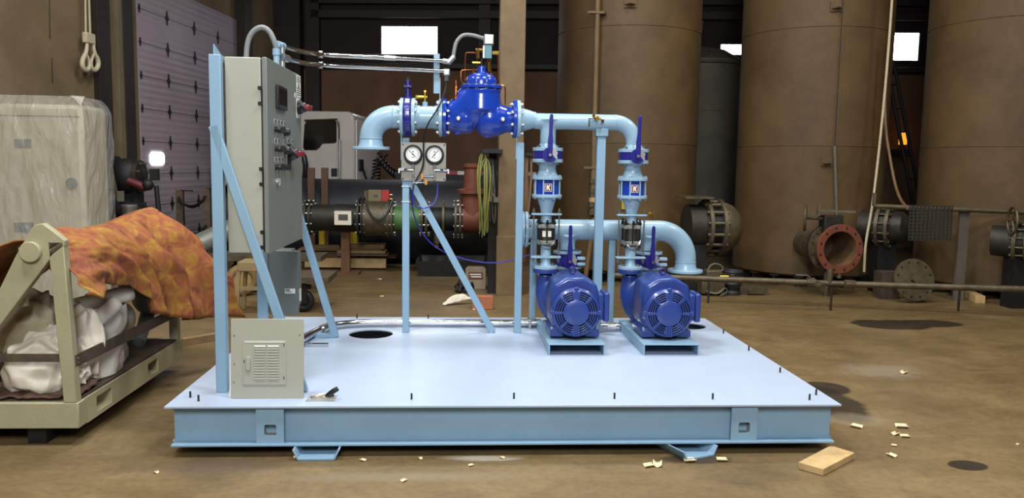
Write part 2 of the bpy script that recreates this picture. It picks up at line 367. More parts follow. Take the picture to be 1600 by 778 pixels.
# ---- flexible conduit arc + rigid conduits from cabinet to the control valve
mb = MB(); mb.tube([(.20, .99, 2.09), (.20, .99, 2.26), (.225, .99, 2.36), (.29, .99, 2.41), (.345, .99, 2.385), (.375, .99, 2.32), (.385, 1.0, 2.27)], .0165, 12, smooth=2)
t = thing('flexible_conduit', 'gray flexible conduit arching over the top back corner of the control cabinet', 'conduit', (.2, .99, 2.14))
obj('conduit_hose', mb, m_flex, t)
obj('end_fitting', MB().cyl((.384, 1.0, 2.235), (.384, 1.0, 2.275), .024, n=8).cyl((.384, 1.0, 2.139), (.384, 1.0, 2.235), .019, n=12), m_lblue, t)
cl = ((.40, 1.03, 2.30), 2.33, .0), ((.425, 1.05, 2.225), 2.257, -.01)
for i, (s, zz, o) in enumerate(cl):
    t = thing('rigid_conduit', ('upper' if i == 0 else 'lower')+' silver conduit running level from the control cabinet toward the blue control valve', 'conduit', s)
    mb = MB(); mb.tube([s, (s[0]+.06, s[1]+.18, s[2]-.005), (.53, 1.62, zz), (.60, 1.70, zz), (1.1, 1.79, zz+.002), (1.41, 1.845, zz)], .0155, 12, smooth=2)
    obj('conduit_pipe', mb, m_chrome, t)
    obj('coupling', MB().cyl(V(s)-V((.012, .03, -.003)), V(s)+V((.012, .04, 0)), .024, n=8), m_lblue if i == 0 else m_zinc, t)
    obj('strap', MB().box(.532, .562, 1.63, 1.68, zz-.024, zz+.024), m_zinc, t, bevel=.004)
    if i == 0: obj('coupling', MB().cyl((.98, 1.768, zz+.002), (1.06, 1.783, zz+.002), .0195, n=14), m_zinc, t)
obj('conduit_stub', MB().cyl((.412, 1.04, 2.14), (.412, 1.04, 2.31), .017, n=12), m_alu, t)
t = thing('conduit_elbow', 'gray angled conduit fitting with flexible whip reaching the valve solenoid', 'conduit fitting', (1.45, 1.85, 2.31))
obj('fitting_body', MB().cyl((1.40, 1.845, 2.33), (1.455, 1.855, 2.325), .02, n=14).cyl((1.44, 1.85, 2.315), (1.485, 1.86, 2.365), .021, n=14), m_alu, t)
mb = MB(); mb.tube([(1.478, 1.86, 2.355), (1.485, 1.865, 2.41), (1.50, 1.87, 2.48), (1.55, 1.88, 2.53), (1.62, 1.89, 2.53), (1.705, 1.90, 2.508)], .0145, 12, smooth=2)
obj('flexible_whip', mb, m_flex, t)
t = thing('junction_box', 'small gray junction box at the end of the lower silver conduit', 'junction box', (1.43, 1.86, 2.2))
obj('box_body', MB().box(1.405, 1.455, 1.835, 1.885, 2.225, 2.275), m_alu, t, bevel=.008)
obj('cable_gland', MB().cyl((1.43, 1.86, 2.186), (1.43, 1.86, 2.225), .017, n=8), m_zinc, t)
mb = MB(); cable = [(1.43, 1.86, 2.19), (1.425, 1.84, 2.13), (1.40, 1.79, 2.04), (1.36, 1.76, 1.96), (1.30, 1.755, 1.87), (1.268, 1.77, 1.78), (1.265, 1.79, 1.70), (1.268, 1.80, 1.60), (1.255, 1.80, 1.53), (1.215, 1.82, 1.46), (1.205, 1.83, 1.44)]
mb.tube(cable, .0062, 8, smooth=2)
one('signal_cable', mb, m_black, 'black cable dropping from the junction box across the pipe to the gauges', 'cable')
t = thing('support_angle', 'upright light blue angle bracket holding the conduits above the spool flange', 'bracket', (1.36, 1.9, 2.05))
obj('upright', MB().box(1.335, 1.378, 1.868, 1.876, 2.095, 2.385), m_lblue, t)
obj('foot_strap', MB().box(1.379, 1.385, 1.868, 1.905, 2.058, 2.21), m_lblue, t)

# ---- leaning breaker panel cover
t = thing('breaker_panel_cover', 'gray louvered breaker panel cover leaning upright at the deck front left corner', 'panel cover', (.5, .2, ZD))
bl = V((.302, .15, ZD)); br = V((.695, .15, ZD)); up = V((0, .035, .437)).normalized(); ex = V((1, 0, 0)); nn = V((0, -up.z, up.y))
def cp(a, b, c=0): return bl+ex*a+up*b+nn*c
def cbox(mb, a0, a1, b0, b1, c0, c1): return mb.obox(cp((a0+a1)/2, (b0+b1)/2, (c0+c1)/2), ex*(a1-a0)/2, up*(b1-b0)/2, nn*(c1-c0)/2)
obj('cover_plate', cbox(MB(), .0, .393, 0, .437, -.003, .003), m_cabinet, t, bevel=.002)
pd = obj('panel_door', cbox(MB(), .065, .30, .075, .318, .0032, .0075), m_cabinet, t, bevel=.002)
obj('door_edge', cbox(MB(), .075, .29, .308, .313, .0078, .0095), m_white, pd)
for a0, a1 in ((.128, .187), (.200, .259)):
    for k in range(13):
        b = .105+.0148*k
        lv = MB(); p = [cp(a0, b, .0078), cp(a0, b+.009, .0078), cp(a0, b+.004, .0135)]
        lv.prism(p, ex*(a1-a0)); obj('louver', lv, m_cabinet if k < 12 else m_white, pd)
obj('door_latch', cbox(MB(), .083, .108, .155, .232, .0078, .018), m_cabinet, pd, bevel=.004)
for a, b in ((.072, .195), (.285, .285), (.285, .105)): obj('slot', cbox(MB(), a, a+.004, b, b+.018, .0078, .0085), m_black, pd)
for a, b in ((.018, .09), (.02, .345), (.37, .35), (.02, .19)): obj('cover_screw', MB().cyl(cp(a, b, .003), cp(a, b, .005), .004, n=10), m_zinc, t)
one('white_card', MB().prism([(.283, .19, ZD+.001), (.315, .19, ZD+.001), (.315, .225, ZD+.25), (.285, .225, ZD+.235)], (0, .004, 0)), m_white, 'white sheet standing behind the left edge of the leaning panel cover', 'card')

# ---- bag of parts on the deck
t = thing('parts_bag', 'small clear bag of hardware with a black handled tool on the blue deck', 'parts bag', (.78, .13, ZD))
obj('bag_film', MB().grid(lambda u, v: V((.715+.16*u, .09+.1*v, ZD+.003+.03*math.sin(PI*u)*math.sin(PI*v)+.005*noise.noise(V((u*9, v*9, 3))))), 16, 12), m_film, t)
obj('paper_insert', MB().box(.715, .87, .088, .19, ZD+.0005, ZD+.0022), m_alu, t)
for k in range(5):
    a = .74+.022*k; obj('hardware_piece', MB().cyl((a, .12+.01*(k % 3), ZD+.012), (a+.03, .15, ZD+.016), .008, n=8), m_brass if k % 2 else m_darksteel, t)
obj('tool_handle', MB().tube([(.82, .12, ZD+.02), (.855, .12, ZD+.045), (.885, .125, ZD+.062)], [.008, .015, .013], 12, smooth=1), m_black, t)

# ================================================================== discharge piping, axis y = YM
YM, ZA = 1.915, 1.92
def flange(parent, c, axis, R, r, th=.022, m=None, name='flange'):
    return obj(name, MB().ring(c, axis, R, r, th, 40), m or m_pipeblue, parent, bevel=.003)
# left elbow, turned down over the deck hole
t = thing('discharge_elbow', 'light blue pipe elbow turned down above the left deck hole', 'pipe elbow', (.868, YM, 1.68))
obj('elbow_body', MB().elbow((.868, YM, ZA), .165, .084, (-1, 0, 0), (0, 0, -1), .055, .02), m_pipeblue, t)
obj('flange_neck', MB().lathe([(.085, 0), (.086, .012), (.092, .04), (.096, .055)], (.868, YM, 1.745), (0, 0, -1), 36), m_pipeblue, t)
for z, a in ((1.757, 'z'),): obj('weld_seam', MB().torus((.868, YM, z), a, .084, .004, 36, 8), m_pipeblue, t)
obj('weld_seam', MB().torus((1.032, YM, ZA), 'x', .084, .004, 36, 8), m_pipeblue, t)
flange(t, (.868, YM, 1.684), 'z', .142, .07)
flange(t, (1.10, YM, ZA), 'x', .142, .07, .026)
# wafer butterfly valve with indigo body
t = thing('butterfly_valve', 'indigo wafer butterfly valve clamped beside the turned down elbow', 'valve', (1.143, YM, 1.77))
bd = MB().ring((1.143, YM, ZA), 'x', .145, .08, .054, 44)
for k in range(8):
    a = 2*PI*(k+.5)/8; c = V((1.143, YM+.125*math.cos(a), ZA+.125*math.sin(a))); bd.cyl(c-V((.028, 0, 0)), c+V((.028, 0, 0)), .026, n=16)
obj('valve_body', bd, m_lever, t, remesh=.006)
obj('valve_neck', MB().cyl((1.143, YM, 2.05), (1.143, YM, 2.19), .026, .022, 20).box(1.113, 1.173, YM-.05, YM+.05, 2.135, 2.15), m_lever, t, bevel=.003)
obj('stem', MB().box(1.135, 1.151, YM-.008, YM+.008, 2.19, 2.215), m_darksteel, t)
bolts(t, (1.143, YM, ZA), 'x', .118, 8, .108, .0135)
# spool
t = thing('pipe_spool', 'short light blue pipe spool between the indigo valve and blue control valve', 'pipe spool', (1.28, YM, 1.78))
obj('spool_pipe', MB().cyl((1.19, YM, ZA), (1.385, YM, ZA), .084, n=40), m_pipeblue, t)
flange(t, (1.186, YM, ZA), 'x', .142, .07, .026); flange(t, (1.388, YM, ZA), 'x', .142, .07, .026)
for x in (1.215, 1.36): obj('flange_hub', MB().cyl((x-.018, YM, ZA), (x+.018, YM, ZA), .094 if x < 1.3 else .088, .088 if x < 1.3 else .094, 36), m_pipeblue, t)
cock = obj('threaded_boss', MB().cyl((1.27, YM, ZA+.08), (1.27, YM, ZA+.115), .02, n=16), m_pipeblue, t)
obj('brass_cock', MB().cyl((1.27, YM, ZA+.115), (1.27, YM, ZA+.185), .012, n=10).cyl((1.205, YM, ZA+.15), (1.285, YM, ZA+.15), .011, n=10).cyl((1.2, YM, ZA+.15), (1.218, YM, ZA+.15), .016, n=6).box(1.262, 1.278, YM-.008, YM+.008, ZA+.18, ZA+.20), m_brass, cock)
bolts(t, (1.405, YM, ZA), 'x', .118, 8, .066, .0135)

# ---- big blue control valve
t = thing('control_valve', 'large royal blue automatic control valve with copper pilot tubing', 'valve', (1.68, YM, 1.78))
bd = MB(); cz = ZA
bd.lathe([(.098, 0), (.098, .05), (.112, .10), (.12, .15), (.105, .20)], (1.43, YM, cz), 'x', 32)
bd.lathe([(.095, 0), (.098, .06), (.125, .12), (.132, .19), (.12, .26)], (1.94, YM, cz-.005), (-1, 0, 0), 32)
bd.ball((1.755, YM, cz-.005), .137, 1, 1, .98)
bd.tube([(1.50, YM, cz), (1.56, YM, cz+.03), (1.62, YM, cz+.09), (1.68, YM, cz+.15)], [.10, .105, .12, .135], 28, smooth=1)
bd.cyl((1.69, YM, cz+.05), (1.69, YM, cz+.205), .158, .14, 40); bd.ball((1.64, YM, cz+.06), .135, 1.05, 1, .95); bd.tube([(1.47, YM, cz+.01), (1.54, YM, cz+.05), (1.60, YM, cz+.10), (1.66, YM, cz+.16)], [.10, .112, .128, .138], 28, smooth=1)
bd.lathe([(.142, 0), (.148, .01), (.148, .03)], (1.69, YM, cz+.185), 'z', 40)
bd.cyl((1.51, YM, cz-.06), (1.51, YM, cz-.125), .035, .028, 20).cyl((1.74, YM, cz-.1), (1.74, YM, cz-.142), .04, .034, 20)
obj('valve_body', bd, m_royal, t, remesh=.007)
bn = obj('bonnet', MB().lathe([(.152, 0), (.155, .004), (.155, .022), (.15, .026), (.118, .028), (.116, .06), (.108, .085), (.08, .112), (.04, .12), (.034, .125), (.032, .165), (.024, .17), (.0, .17)], (1.69, YM, 2.137), 'z', 44), m_royal, t, bevel=.003)
bolts(bn, (1.69, YM, 2.15), 'z', .136, 12, .022, .0125)
for k in range(8):
    a = 2*PI*(k+.5)/8; obj('bonnet_lug', MB().cyl((1.69+.10*math.cos(a), YM+.10*math.sin(a), 2.162), (1.69+.10*math.cos(a), YM+.10*math.sin(a), 2.205), .024, .018, 14), m_royal, bn, bevel=.004)
for x in (1.418, 1.944): flange(t, (x, YM, ZA), 'x', .143, .07, .026, m_royal)
for x in (1.52, 1.85): obj('body_plug', MB().lathe([(.018, 0), (.018, .008), (.012, .01), (.012, .018)], (x, YM-.115, ZA-.01), (0, -1, 0), 6), m_zinc, t)
# pilot system
obj('pressure_pilot', MB().lathe([(.018, 0), (.018, .015), (.024, .018), (.024, .035), (.012, .04), (.014, .10), (.01, .11), (.005, .125), (.004, .16)], (1.50, YM-.05, 2.035), 'z', 16), m_copper, t)
tubes = [[(1.60, YM, 2.18), (1.54, YM-.02, 2.17), (1.535, YM-.02, 2.26), (1.545, YM-.02, 2.275), (1.66, YM-.02, 2.277)],
         [(1.655, YM-.01, 2.30), (1.655, YM-.01, 2.39), (1.65, YM, 2.405), (1.58, YM, 2.405), (1.567, YM, 2.395), (1.567, YM, 2.20)],
         [(1.80, YM-.02, 2.40), (1.812, YM-.02, 2.38), (1.815, YM-.02, 2.17), (1.86, YM-.02, 2.165), (1.87, YM-.02, 2.15), (1.87, YM-.02, 2.02)],
         [(1.755, YM-.03, 2.38), (1.755, YM-.03, 2.28), (1.785, YM-.02, 2.21), (1.79, YM, 2.16)],
         [(1.735, YM-.03, 2.37), (1.735, YM-.03, 2.30), (1.76, YM-.03, 2.25)]]
for p in tubes: obj('copper_tube', MB().tube(p, .005, 8, smooth=1), m_copper, t)
sol = obj('solenoid', MB().box(1.712, 1.765, YM-.04, YM+.03, 2.36, 2.46), m_teal, t, bevel=.003)
obj('solenoid_cover', MB().box(1.705, 1.778, YM-.05, YM+.04, 2.461, 2.535), m_alu, sol, bevel=.008)
obj('solenoid_edge', MB().box(1.698, 1.711, YM-.035, YM+.025, 2.365, 2.455), m_white, sol)
obj('pilot_fitting', MB().cyl((1.77, YM-.02, 2.405), (1.815, YM-.02, 2.405), .014, n=6).cyl((1.66, YM-.02, 2.36), (1.66, YM-.02, 2.43), .012, n=8).cyl((1.645, YM-.02, 2.425), (1.70, YM-.02, 2.425), .010, n=8).box(1.62, 1.68, YM-.03, YM-.01, 2.325, 2.335), m_brass, t)
for a_ in ((1.745, YM-.04, 2.30), (1.63, YM-.03, 2.25)): obj('needle_valve', MB().cyl(V(a_)-V((0, 0, .035)), V(a_)+V((0, 0, .035)), .011, n=8), m_brass, t)
obj('stem_indicator', MB().cyl((1.69, YM, 2.30), (1.69, YM, 2.36), .009, n=10).cyl((1.72, YM, 2.29), (1.72, YM, 2.37), .006, n=8), m_darksteel, t)

# ---- discharge header with two drops
HX = 2.2; DX = .66; ZH = 1.908
t = thing('discharge_header', 'light blue upper header pipe joining both pump risers to the control valve', 'pipe header', (2.4, YM, 1.7))
flange(t, (1.972, YM, ZA), 'x', .142, .06, .026)
bolts(t, (1.958, YM, ZA), 'x', .118, 8, .062, .0135)
obj('reducer', MB().lathe([(.092, 0), (.088, .012), (.084, .03), (.073, .07), (.063, .10), (.0605, .12)], (1.985, YM, ZA-.004), 'x', 36), m_pipeblue, t)
bd = MB().cyl((2.09, YM, ZH), (2.72, YM, ZH), .06, n=36); 
bd.lathe([(.06, 0), (.06, .12), (.066, .155), (.078, .18), (.088, .19)], (HX, YM, 1.735), 'z', 36)
bd.elbow((HX+DX, YM, ZH), .152, .06, (1, 0, 0), (0, 0, -1), .02, .03)
obj('header_pipe', bd, m_pipeblue, t, remesh=.006)
obj('weld_seam', MB().torus((2.712, YM, ZH), 'x', .06, .0025, 36, 8), m_pipeblue, t)
for x in (HX, HX+DX):
    flange(t, (x, YM, 1.697), 'z', .117, .05, .026)
    obj('flange_hub', MB().lathe([(.061, .03), (.07, .012), (.078, 0)], (x, YM, 1.71), 'z', 32), m_pipeblue, t)
cock = obj('drain_cock', MB().cyl((2.555, YM-.05, 1.935), (2.555, YM-.12, 1.935), .010, n=10).ball((2.555, YM-.085, 1.935), .02, sub=2).cyl((2.525, YM-.09, 1.945), (2.59, YM-.09, 1.93), .009, n=8).cyl((2.60, YM-.085, 1.90), (2.60, YM-.085, 1.925), .012, n=6).cyl((2.53, YM-.1, 1.94), (2.53, YM-.1, 1.96), .012, n=6), m_brass, t)
obj('cock_lever', MB().box(2.494, 2.50, YM-.11, YM-.09, 1.87, 1.93).box(2.494, 2.54, YM-.11, YM-.09, 1.925, 1.932), m_black, cock)

# ---- riser parts: built once at x = HX, cloned to HX+DX
def lever(parent, x, y, z, h, tilt):
    q = obj('notch_plate', MB().prism([(x+a*1.0, y, z+b) for a, b in ((.0, .035), (.02, .055), (.045, .05), (.05, .03), (.062, .02), (.055, -.005), (.06, -.025), (.04, -.035), (.012, -.05), (0, -.03))], (0, -.006, 0)), m_alu, parent)
    obj('quadrant', MB().prism([(x+.055*math.cos(a), y-.007, z+.055*math.sin(a)) for a in [PI*.62+i*PI*1.2/14 for i in range(15)]], (0, -.008, 0)), m_lever, parent)
    d = V((math.sin(tilt), 0, math.cos(tilt))); s = V((d.z, 0, -d.x)); c = V((x, y-.024, z))
    pr = [(-.016, -.02), (.016, -.02), (.019, .04), (.019, .11), (.013, .16), (.014, h-.02), (.008, h), (-.008, h), (-.014, h-.02), (-.013, .16), (-.019, .11), (-.019, .04)]
    lv = obj('lever', MB().prism([c+s*a+d*b for a, b in pr], (0, -.012, 0)), m_lever, parent, bevel=.004)
    obj('lever_nut', MB().cyl(c+V((0, -.012, 0)), c+V((0, -.024, 0)), .011, n=6), m_zinc, lv)
def lever_valve(x, y, z, h, tilt, label, R=.117, wide=.056):
    t = thing('lever_valve', label, 'valve', (x, y, z-wide/2-.03))
    obj('valve_body', MB().ring((x, y, z), 'z', R*.95, .05, wide, 40), m_lever, t, bevel=.003)
    obj('stem_housing', MB().cyl((x, y-R*.8, z), (x, y-R-.02, z), .03, n=20), m_lever, t)
    lever(t, x, y-R-.021, z, h, tilt); return t
v1 = lever_valve(HX, YM, 1.654, .30, .02, 'lever butterfly valve with upright indigo handle high on the left riser')
bolts(v1, (HX, YM, 1.654), 'z', .099, 4, .112, .011)
def riser_reducer(x):
    t = thing('riser_reducer', 'short waisted light blue reducer below the lever valve on the left riser', 'pipe reducer', (x, YM, 1.49))
    flange(t, (x, YM, 1.611), 'z', .117, .05, .026)
    obj('reducer_neck', MB().lathe([(.085, 0), (.072, .025), (.064, .055), (.068, .085), (.078, .105)], (x, YM, 1.493), 'z', 36), m_pipeblue, t)
    return t
r1 = riser_reducer(HX)
def check_valve(x):
    t = thing('check_valve', 'wafer check valve with blue barrel and red badge on the left riser', 'valve', (x, YM, 1.335))
    flange(t, (x, YM, 1.480), 'z', .115, .05, .024); flange(t, (x, YM, 1.345), 'z', .115, .05, .024)
    obj('valve_barrel', MB().lathe([(.088, 0), (.088, .11)], (x, YM, 1.3575), 'z', 40), m_royal, t)
    for k in range(8):
        a = 2*PI*(k+.5)/8+.02; o = obj('tie_rod', MB().cyl((x+.099*math.cos(a), YM+.099*math.sin(a), 1.325), (x+.099*math.cos(a), YM+.099*math.sin(a), 1.505), .0065, n=10).cyl((x+.099*math.cos(a), YM+.099*math.sin(a), 1.4925), (x+.099*math.cos(a), YM+.099*math.sin(a), 1.503), .0125, n=6).cyl((x+.099*math.cos(a), YM+.099*math.sin(a), 1.3225), (x+.099*math.cos(a), YM+.099*math.sin(a), 1.3325), .0125, n=6), m_pipeblue, t)
    y = YM-.0905; z = 1.41
    b = obj('badge', MB().box(x-.026, x+.026, y-.003, y, z-.03, z+.03), m_white, t)
    obj('badge_field', MB().box(x-.022, x+.022, y-.0045, y-.0031, z-.026, z+.026), m_red, b)
    obj('badge_emblem', MB().prism([(x+a, y-.0046, z+c) for a, c in ((-.013, -.02), (-.006, -.02), (-.003, -.004), (.006, -.02), (.015, -.02), (.006, .0), (.015, .02), (.006, .02), (-.002, .008), (-.004, .018), (-.013, .02))], (0, -.0008, 0)), m_white, b)
    return t
c1 = check_valve(HX)
def flex_riser(x):
    t = thing('flexible_coupling', 'bolted flexible coupling with gray clamps and tie rods on the left riser', 'pipe coupling', (x, YM, .785))
    obj('upper_cone', MB().lathe([(.078, 0), (.07, .02), (.052, .075), (.041, .12), (.0395, .14), (.0395, .22)], (x, YM, 1.3325), (0, 0, -1), 32), m_pipeblue, t)
    obj('lower_pipe', MB().lathe([(.0395, .97), (.0395, .83), (.046, .812)], (x, YM, 0), 'z', 32), m_pipeblue, t)
    flange(t, (x, YM, .798), 'z', .094, .03, .026)
    for z in (1.205, .875):
        p = obj('tie_plate', MB().prism([(x+a, YM+b, z-.007) for a, b in ((-.115, -.035), (-.06, -.05), (.06, -.05), (.115, -.035), (.115, .02), (.06, .05), (-.06, .05), (-.115, .02))], (0, 0, .014)), m_pipeblue, t, bevel=.003)
    for sx in (-1, 1):
        obj('tie_rod', MB().cyl((x+sx*.098, YM-.01, .83), (x+sx*.098, YM-.01, 1.25), .006, n=10), m_zinc, t)
        for z in (1.226, .855): obj('rod_nut', MB().cyl((x+sx*.098, YM-.01, z-.009), (x+sx*.098, YM-.01, z+.009), .013, n=6), m_zinc, t)
    sl = obj('sleeve', MB().lathe([(.05, 0), (.058, .01), (.058, .17), (.05, .18)], (x, YM, .965), 'z', 32), m_sleeve, t)
    for k in range(2): obj('sleeve_label', MB().box(x-.034+.042*k, x-.008+.042*k, YM-.0605, YM-.0560, 1.035, 1.08), m_paper, sl)
    obj('sleeve_slot', MB().box(x-.005, x+.005, YM-.069, YM-.058, .985, 1.125), m_black, sl)  # raised black strip standing in for the dark slot down the sleeve
    lob = []
    for k in range(72):
        a = 2*PI*k/72; lob.append((a, .068+.022*max(0, math.cos(4*a))**2))
    for z in (1.10, .975):
        obj('follower_ring', MB().prism([(x+r*math.cos(a+PI/4), YM+r*math.sin(a+PI/4), z-.0) for a, r in lob], (0, 0, .03)), m_malle, t, bevel=.004)
    for k in range(4):
        a = PI/4+k*PI/2; px, py = x+.078*math.cos(a), YM+.078*math.sin(a)
        obj('coupling_bolt', MB().cyl((px, py, .955), (px, py, 1.175), .008, n=10).cyl((px, py, 1.131), (px, py, 1.152), .015, n=6), m_black, t)
    obj('coupling_bolt', MB().cyl((x, YM-.085, 1.131), (x, YM-.085, 1.165), .008, n=10).cyl((x, YM-.085, 1.131), (x, YM-.085, 1.148), .014, n=6), m_black, t)
    obj('bail_wire', MB().tube([(x-.06, YM-.07, 1.01), (x-.045, YM-.085, .975), (x, YM-.09, .955), (x+.045, YM-.085, .975), (x+.06, YM-.07, 1.01)], .004, 8, smooth=2), m_chrome, t)
    return t
f1 = flex_riser(HX)
o = (DX, 0, 0)
clone(v1, o, 'lever butterfly valve with upright indigo handle high on the right riser')
clone(r1, o, 'short waisted light blue reducer below the lever valve on the right riser')
clone(c1, o, 'wafer check valve with blue barrel and red badge on the right riser')
f2 = clone(f1, o, 'bolted flexible coupling with gray clamps and tie rods on the right riser')

for q_ in [x_ for c_ in f2.children for x_ in c_.children if x_.name.startswith('sleeve_label')]: bpy.data.objects.remove(q_)
# ---- suction header
YS, ZS = 2.19, 1.065; SX = 3.375
t = thing('suction_header', 'light blue lower header pipe behind the risers, its right elbow turned down', 'pipe header', (2.7, YS, .72))
bd = MB().cyl((2.06, YS, ZS), (3.15, YS, ZS), .083, n=36)
bd.elbow((SX, YS, ZS), .229, .083, (1, 0, 0), (0, 0, -1), .02, .03)
for x in (2.405, 3.065): bd.lathe([(.062, 0), (.062, .06), (.068, .085), (.082, .11), (.09, .12)], (x, YS, .90), 'z', 32)
obj('header_pipe', bd, m_pipeblue, t, remesh=.007)
obj('flange_neck', MB().lathe([(.083, 0), (.086, .03), (.098, .062)], (SX, YS, .81), (0, 0, -1), 36), m_pipeblue, t)
obj('weld_seam', MB().torus((SX, YS, .812), 'z', .083, .004, 36, 8), m_pipeblue, t)
obj('weld_seam', MB().torus((2.56, YS, ZS), 'x', .083, .0025, 36, 8), m_pipeblue, t)
flange(t, (SX, YS, .739), 'z', .142, .07, .022)
flange(t, (2.068, YS, ZS), 'x', .142, .06, .024)
bf = obj('blind_flange', MB().cyl((2.022, YS, ZS), (2.05, YS, ZS), .142, n=40), m_pipeblue, t, bevel=.003)
bolts(t, (2.05, YS, ZS), 'x', .118, 8, .062, .0135)
for x in (2.405, 3.065): flange(t, (x, YS, .886), 'z', .115, .05, .022)
cock = obj('brass_cock', MB().cyl((3.08, YS, ZS+.08), (3.08, YS, ZS+.115), .014, n=10).cyl((3.08, YS, ZS+.115), (3.08, YS, ZS+.15), .011, n=8).cyl((3.055, YS, ZS+.14), (3.09, YS, ZS+.14), .010, n=8), m_brass, t)
s1 = lever_valve(2.405, YS, .824, .29, .0, 'suction lever valve with upright indigo handle behind the left motor', R=.11, wide=.095)
obj('lower_flange', MB().ring((2.405, YS, .765), 'z', .115, .05, .022, 36), m_pipeblue, s1, bevel=.003)
for z in (.845, .80): obj('valve_lug', MB().box(2.47, 2.535, YS-.12, YS-.06, z-.012, z+.012), m_pipeblue, s1, bevel=.004)
obj('suction_bend', MB().elbow((2.405, YS, .559), .12, .062, (0, 0, -1), (0, -1, 0), .07, .02), m_pipeblue, s1)
bolts(s1, (2.405, YS, .824), 'z', .098, 4, .146, .011)
clone(s1, (DX, 0, 0), 'suction lever valve with upright indigo handle behind the right motor')

# ---- pumps
def pump(cx):
    t = thing('centrifugal_pump', 'dark blue cast pump with upright discharge neck behind the left motor', 'pump', (cx, 1.9, ZD+.08))
    bd = MB(); z = .559
    bd.lathe([(.10, -.12), (.16, -.10), (.185, -.05), (.19, 0), (.185, .05), (.15, .10), (.08, .13)], (cx, 1.915, z), 'y', 40)
    bd.tube([(HX, 1.915, .745), (HX, 1.915, .68), (HX-.005, 1.915, .60), (HX+.03, 1.915, .50), (HX+.1, 1.915, .44)], [.062, .06, .072, .09, .1], 28, smooth=1)
    bd.lathe([(.10, 0), (.115, .04), (.15, .09)], (cx, 1.72, z), 'y', 32)
    bd.box(cx-.12, cx+.12, 1.85, 1.98, ZD+.085, z-.1)
    obj('volute', bd, m_motor, t, remesh=.008)
    obj('discharge_flange', MB().ring((HX, 1.915, .768), 'z', .094, .03, .03, 36), m_motor, t, bevel=.003)
    bolts(t, (HX, 1.915, .783), 'z', .077, 4, .058, .010)
    return t
CX = 2.352
p1 = pump(CX); clone(p1, o, 'dark blue cast pump with upright discharge neck behind the right motor')

# ---- motors
def motor(cx):
    z = .559
    t = thing('electric_motor', 'blue electric motor with slotted round fan cover on the left blue pad', 'motor', (cx, 1.5, .362))
    half = [(.155, -.115), (.168, -.06), (.168, .12), (.15, .19), (.062, .243)]
    out = half+[(-a, b) for a, b in reversed(half)]
    prof = [(1.31, .94), (1.33, 1.0), (1.66, 1.0), (1.70, .93)]
    mb = MB(); mb.loft([[(cx+a*k, y, z+b*k) for a, b in out] for y, k in prof])
    obj('motor_frame', mb, m_motor, t, bevel=.014)
    mb = MB()
    for y in (1.36, 1.60):
        pass
    for sx in (-1, 1):
        ft = MB(); ft.prism([(cx+sx*a, 1.31, z+b) for a, b in ((.175, -.18), (.175, -.135), (.15, -.125), (.13, -.06), (.09, -.10), (.085, -.15), (.075, -.18))], (0, .34, 0))
        f = obj('motor_foot', ft, m_motor, t, bevel=.005)
        obj('foot_bolt', MB().cyl((cx+sx*.155, 1.34, z-.135), (cx+sx*.155, 1.34, z-.112), .013, n=6), m_zinc, f)
    # louvred fan cover
    mb = MB(); NA = 96
    rad = [.0, .04, .084, .093, .1015, .109, .1175, .125, .1335, .141, .149, .155]
    slot = {3, 5, 7, 9}
    def pt(r, k, y): a = 2*PI*k/NA; return V((cx+r*math.cos(a), y, z+r*math.sin(a)))
    cen = mb.bm.verts.new((cx, 1.247, z)); prev = None
    def yy(r): return 1.247 if r < .085 else 1.253
    rings = []
    for r in rad[1:]: rings.append([mb.bm.verts.new(pt(r, k, yy(r) if r < .15 else 1.258)) for k in range(NA)])
    rings.append([mb.bm.verts.new(pt(.170, k, 1.272)) for k in range(NA)]); rings.append([mb.bm.verts.new(pt(.173, k, 1.325)) for k in range(NA)])
    for k in range(NA): mb.bm.faces.new((cen, rings[0][k], rings[0][(k+1) % NA]))
    for i in range(len(rings)-1):
        for k in range(NA):
            s = k % 12
            top = k in range(21, 27) or k in range(69, 75)
            if (i+1+1) in {q+1 for q in slot} and 1 <= s <= 10 and not top and (i+1) < len(rad)-1: continue
            mb.bm.faces.new((rings[i][k], rings[i][(k+1) % NA], rings[i+1][(k+1) % NA], rings[i+1][k]))
    fc = obj('fan_cover', mb, m_motor, t, solid=.004)
    for a in (.0, PI, PI/2): obj('cover_lug', MB().lathe([(.017, 0), (.017, .02), (.012, .026)], (cx+.165*math.cos(a), 1.275, z+.165*math.sin(a)), (0, -1, 0), 16), m_motor, fc)
    for dx in (-.016, 0, .016): obj('cover_rib', MB().box(cx+dx-.004, cx+dx+.004, 1.240, 1.252, z-.165, z-.09), m_motor, fc)
    obj('fan', MB().cyl((cx, 1.285, z), (cx, 1.30, z), .15, n=40), m_hole, t)  # plain dark disc behind the slots; inner shade put into its colour
    eb = obj('eyebolt', MB().torus((cx-.004, 1.46, z+.272), 'y', .021, .0065, 24, 10).cyl((cx-.004, 1.46, z+.235), (cx-.004, 1.46, z+.252), .015, n=12), m_lever, t)
    tb = obj('terminal_box', MB().box(cx+.165, cx+.205, 1.33, 1.50, z-.065, z+.12), m_motor, t, bevel=.006)
    obj('terminal_cover', MB().box(cx+.206, cx+.245, 1.32, 1.51, z-.075, z+.13), m_motor, tb, bevel=.01)
    obj('side_plate', MB().box(cx-.171, cx-.166, 1.38, 1.60, z-.02, z+.08), m_motor, t)
    return t
mt = motor(CX); clone(mt, (.655, 0, -.003), 'blue electric motor with slotted round fan cover on the right blue pad')
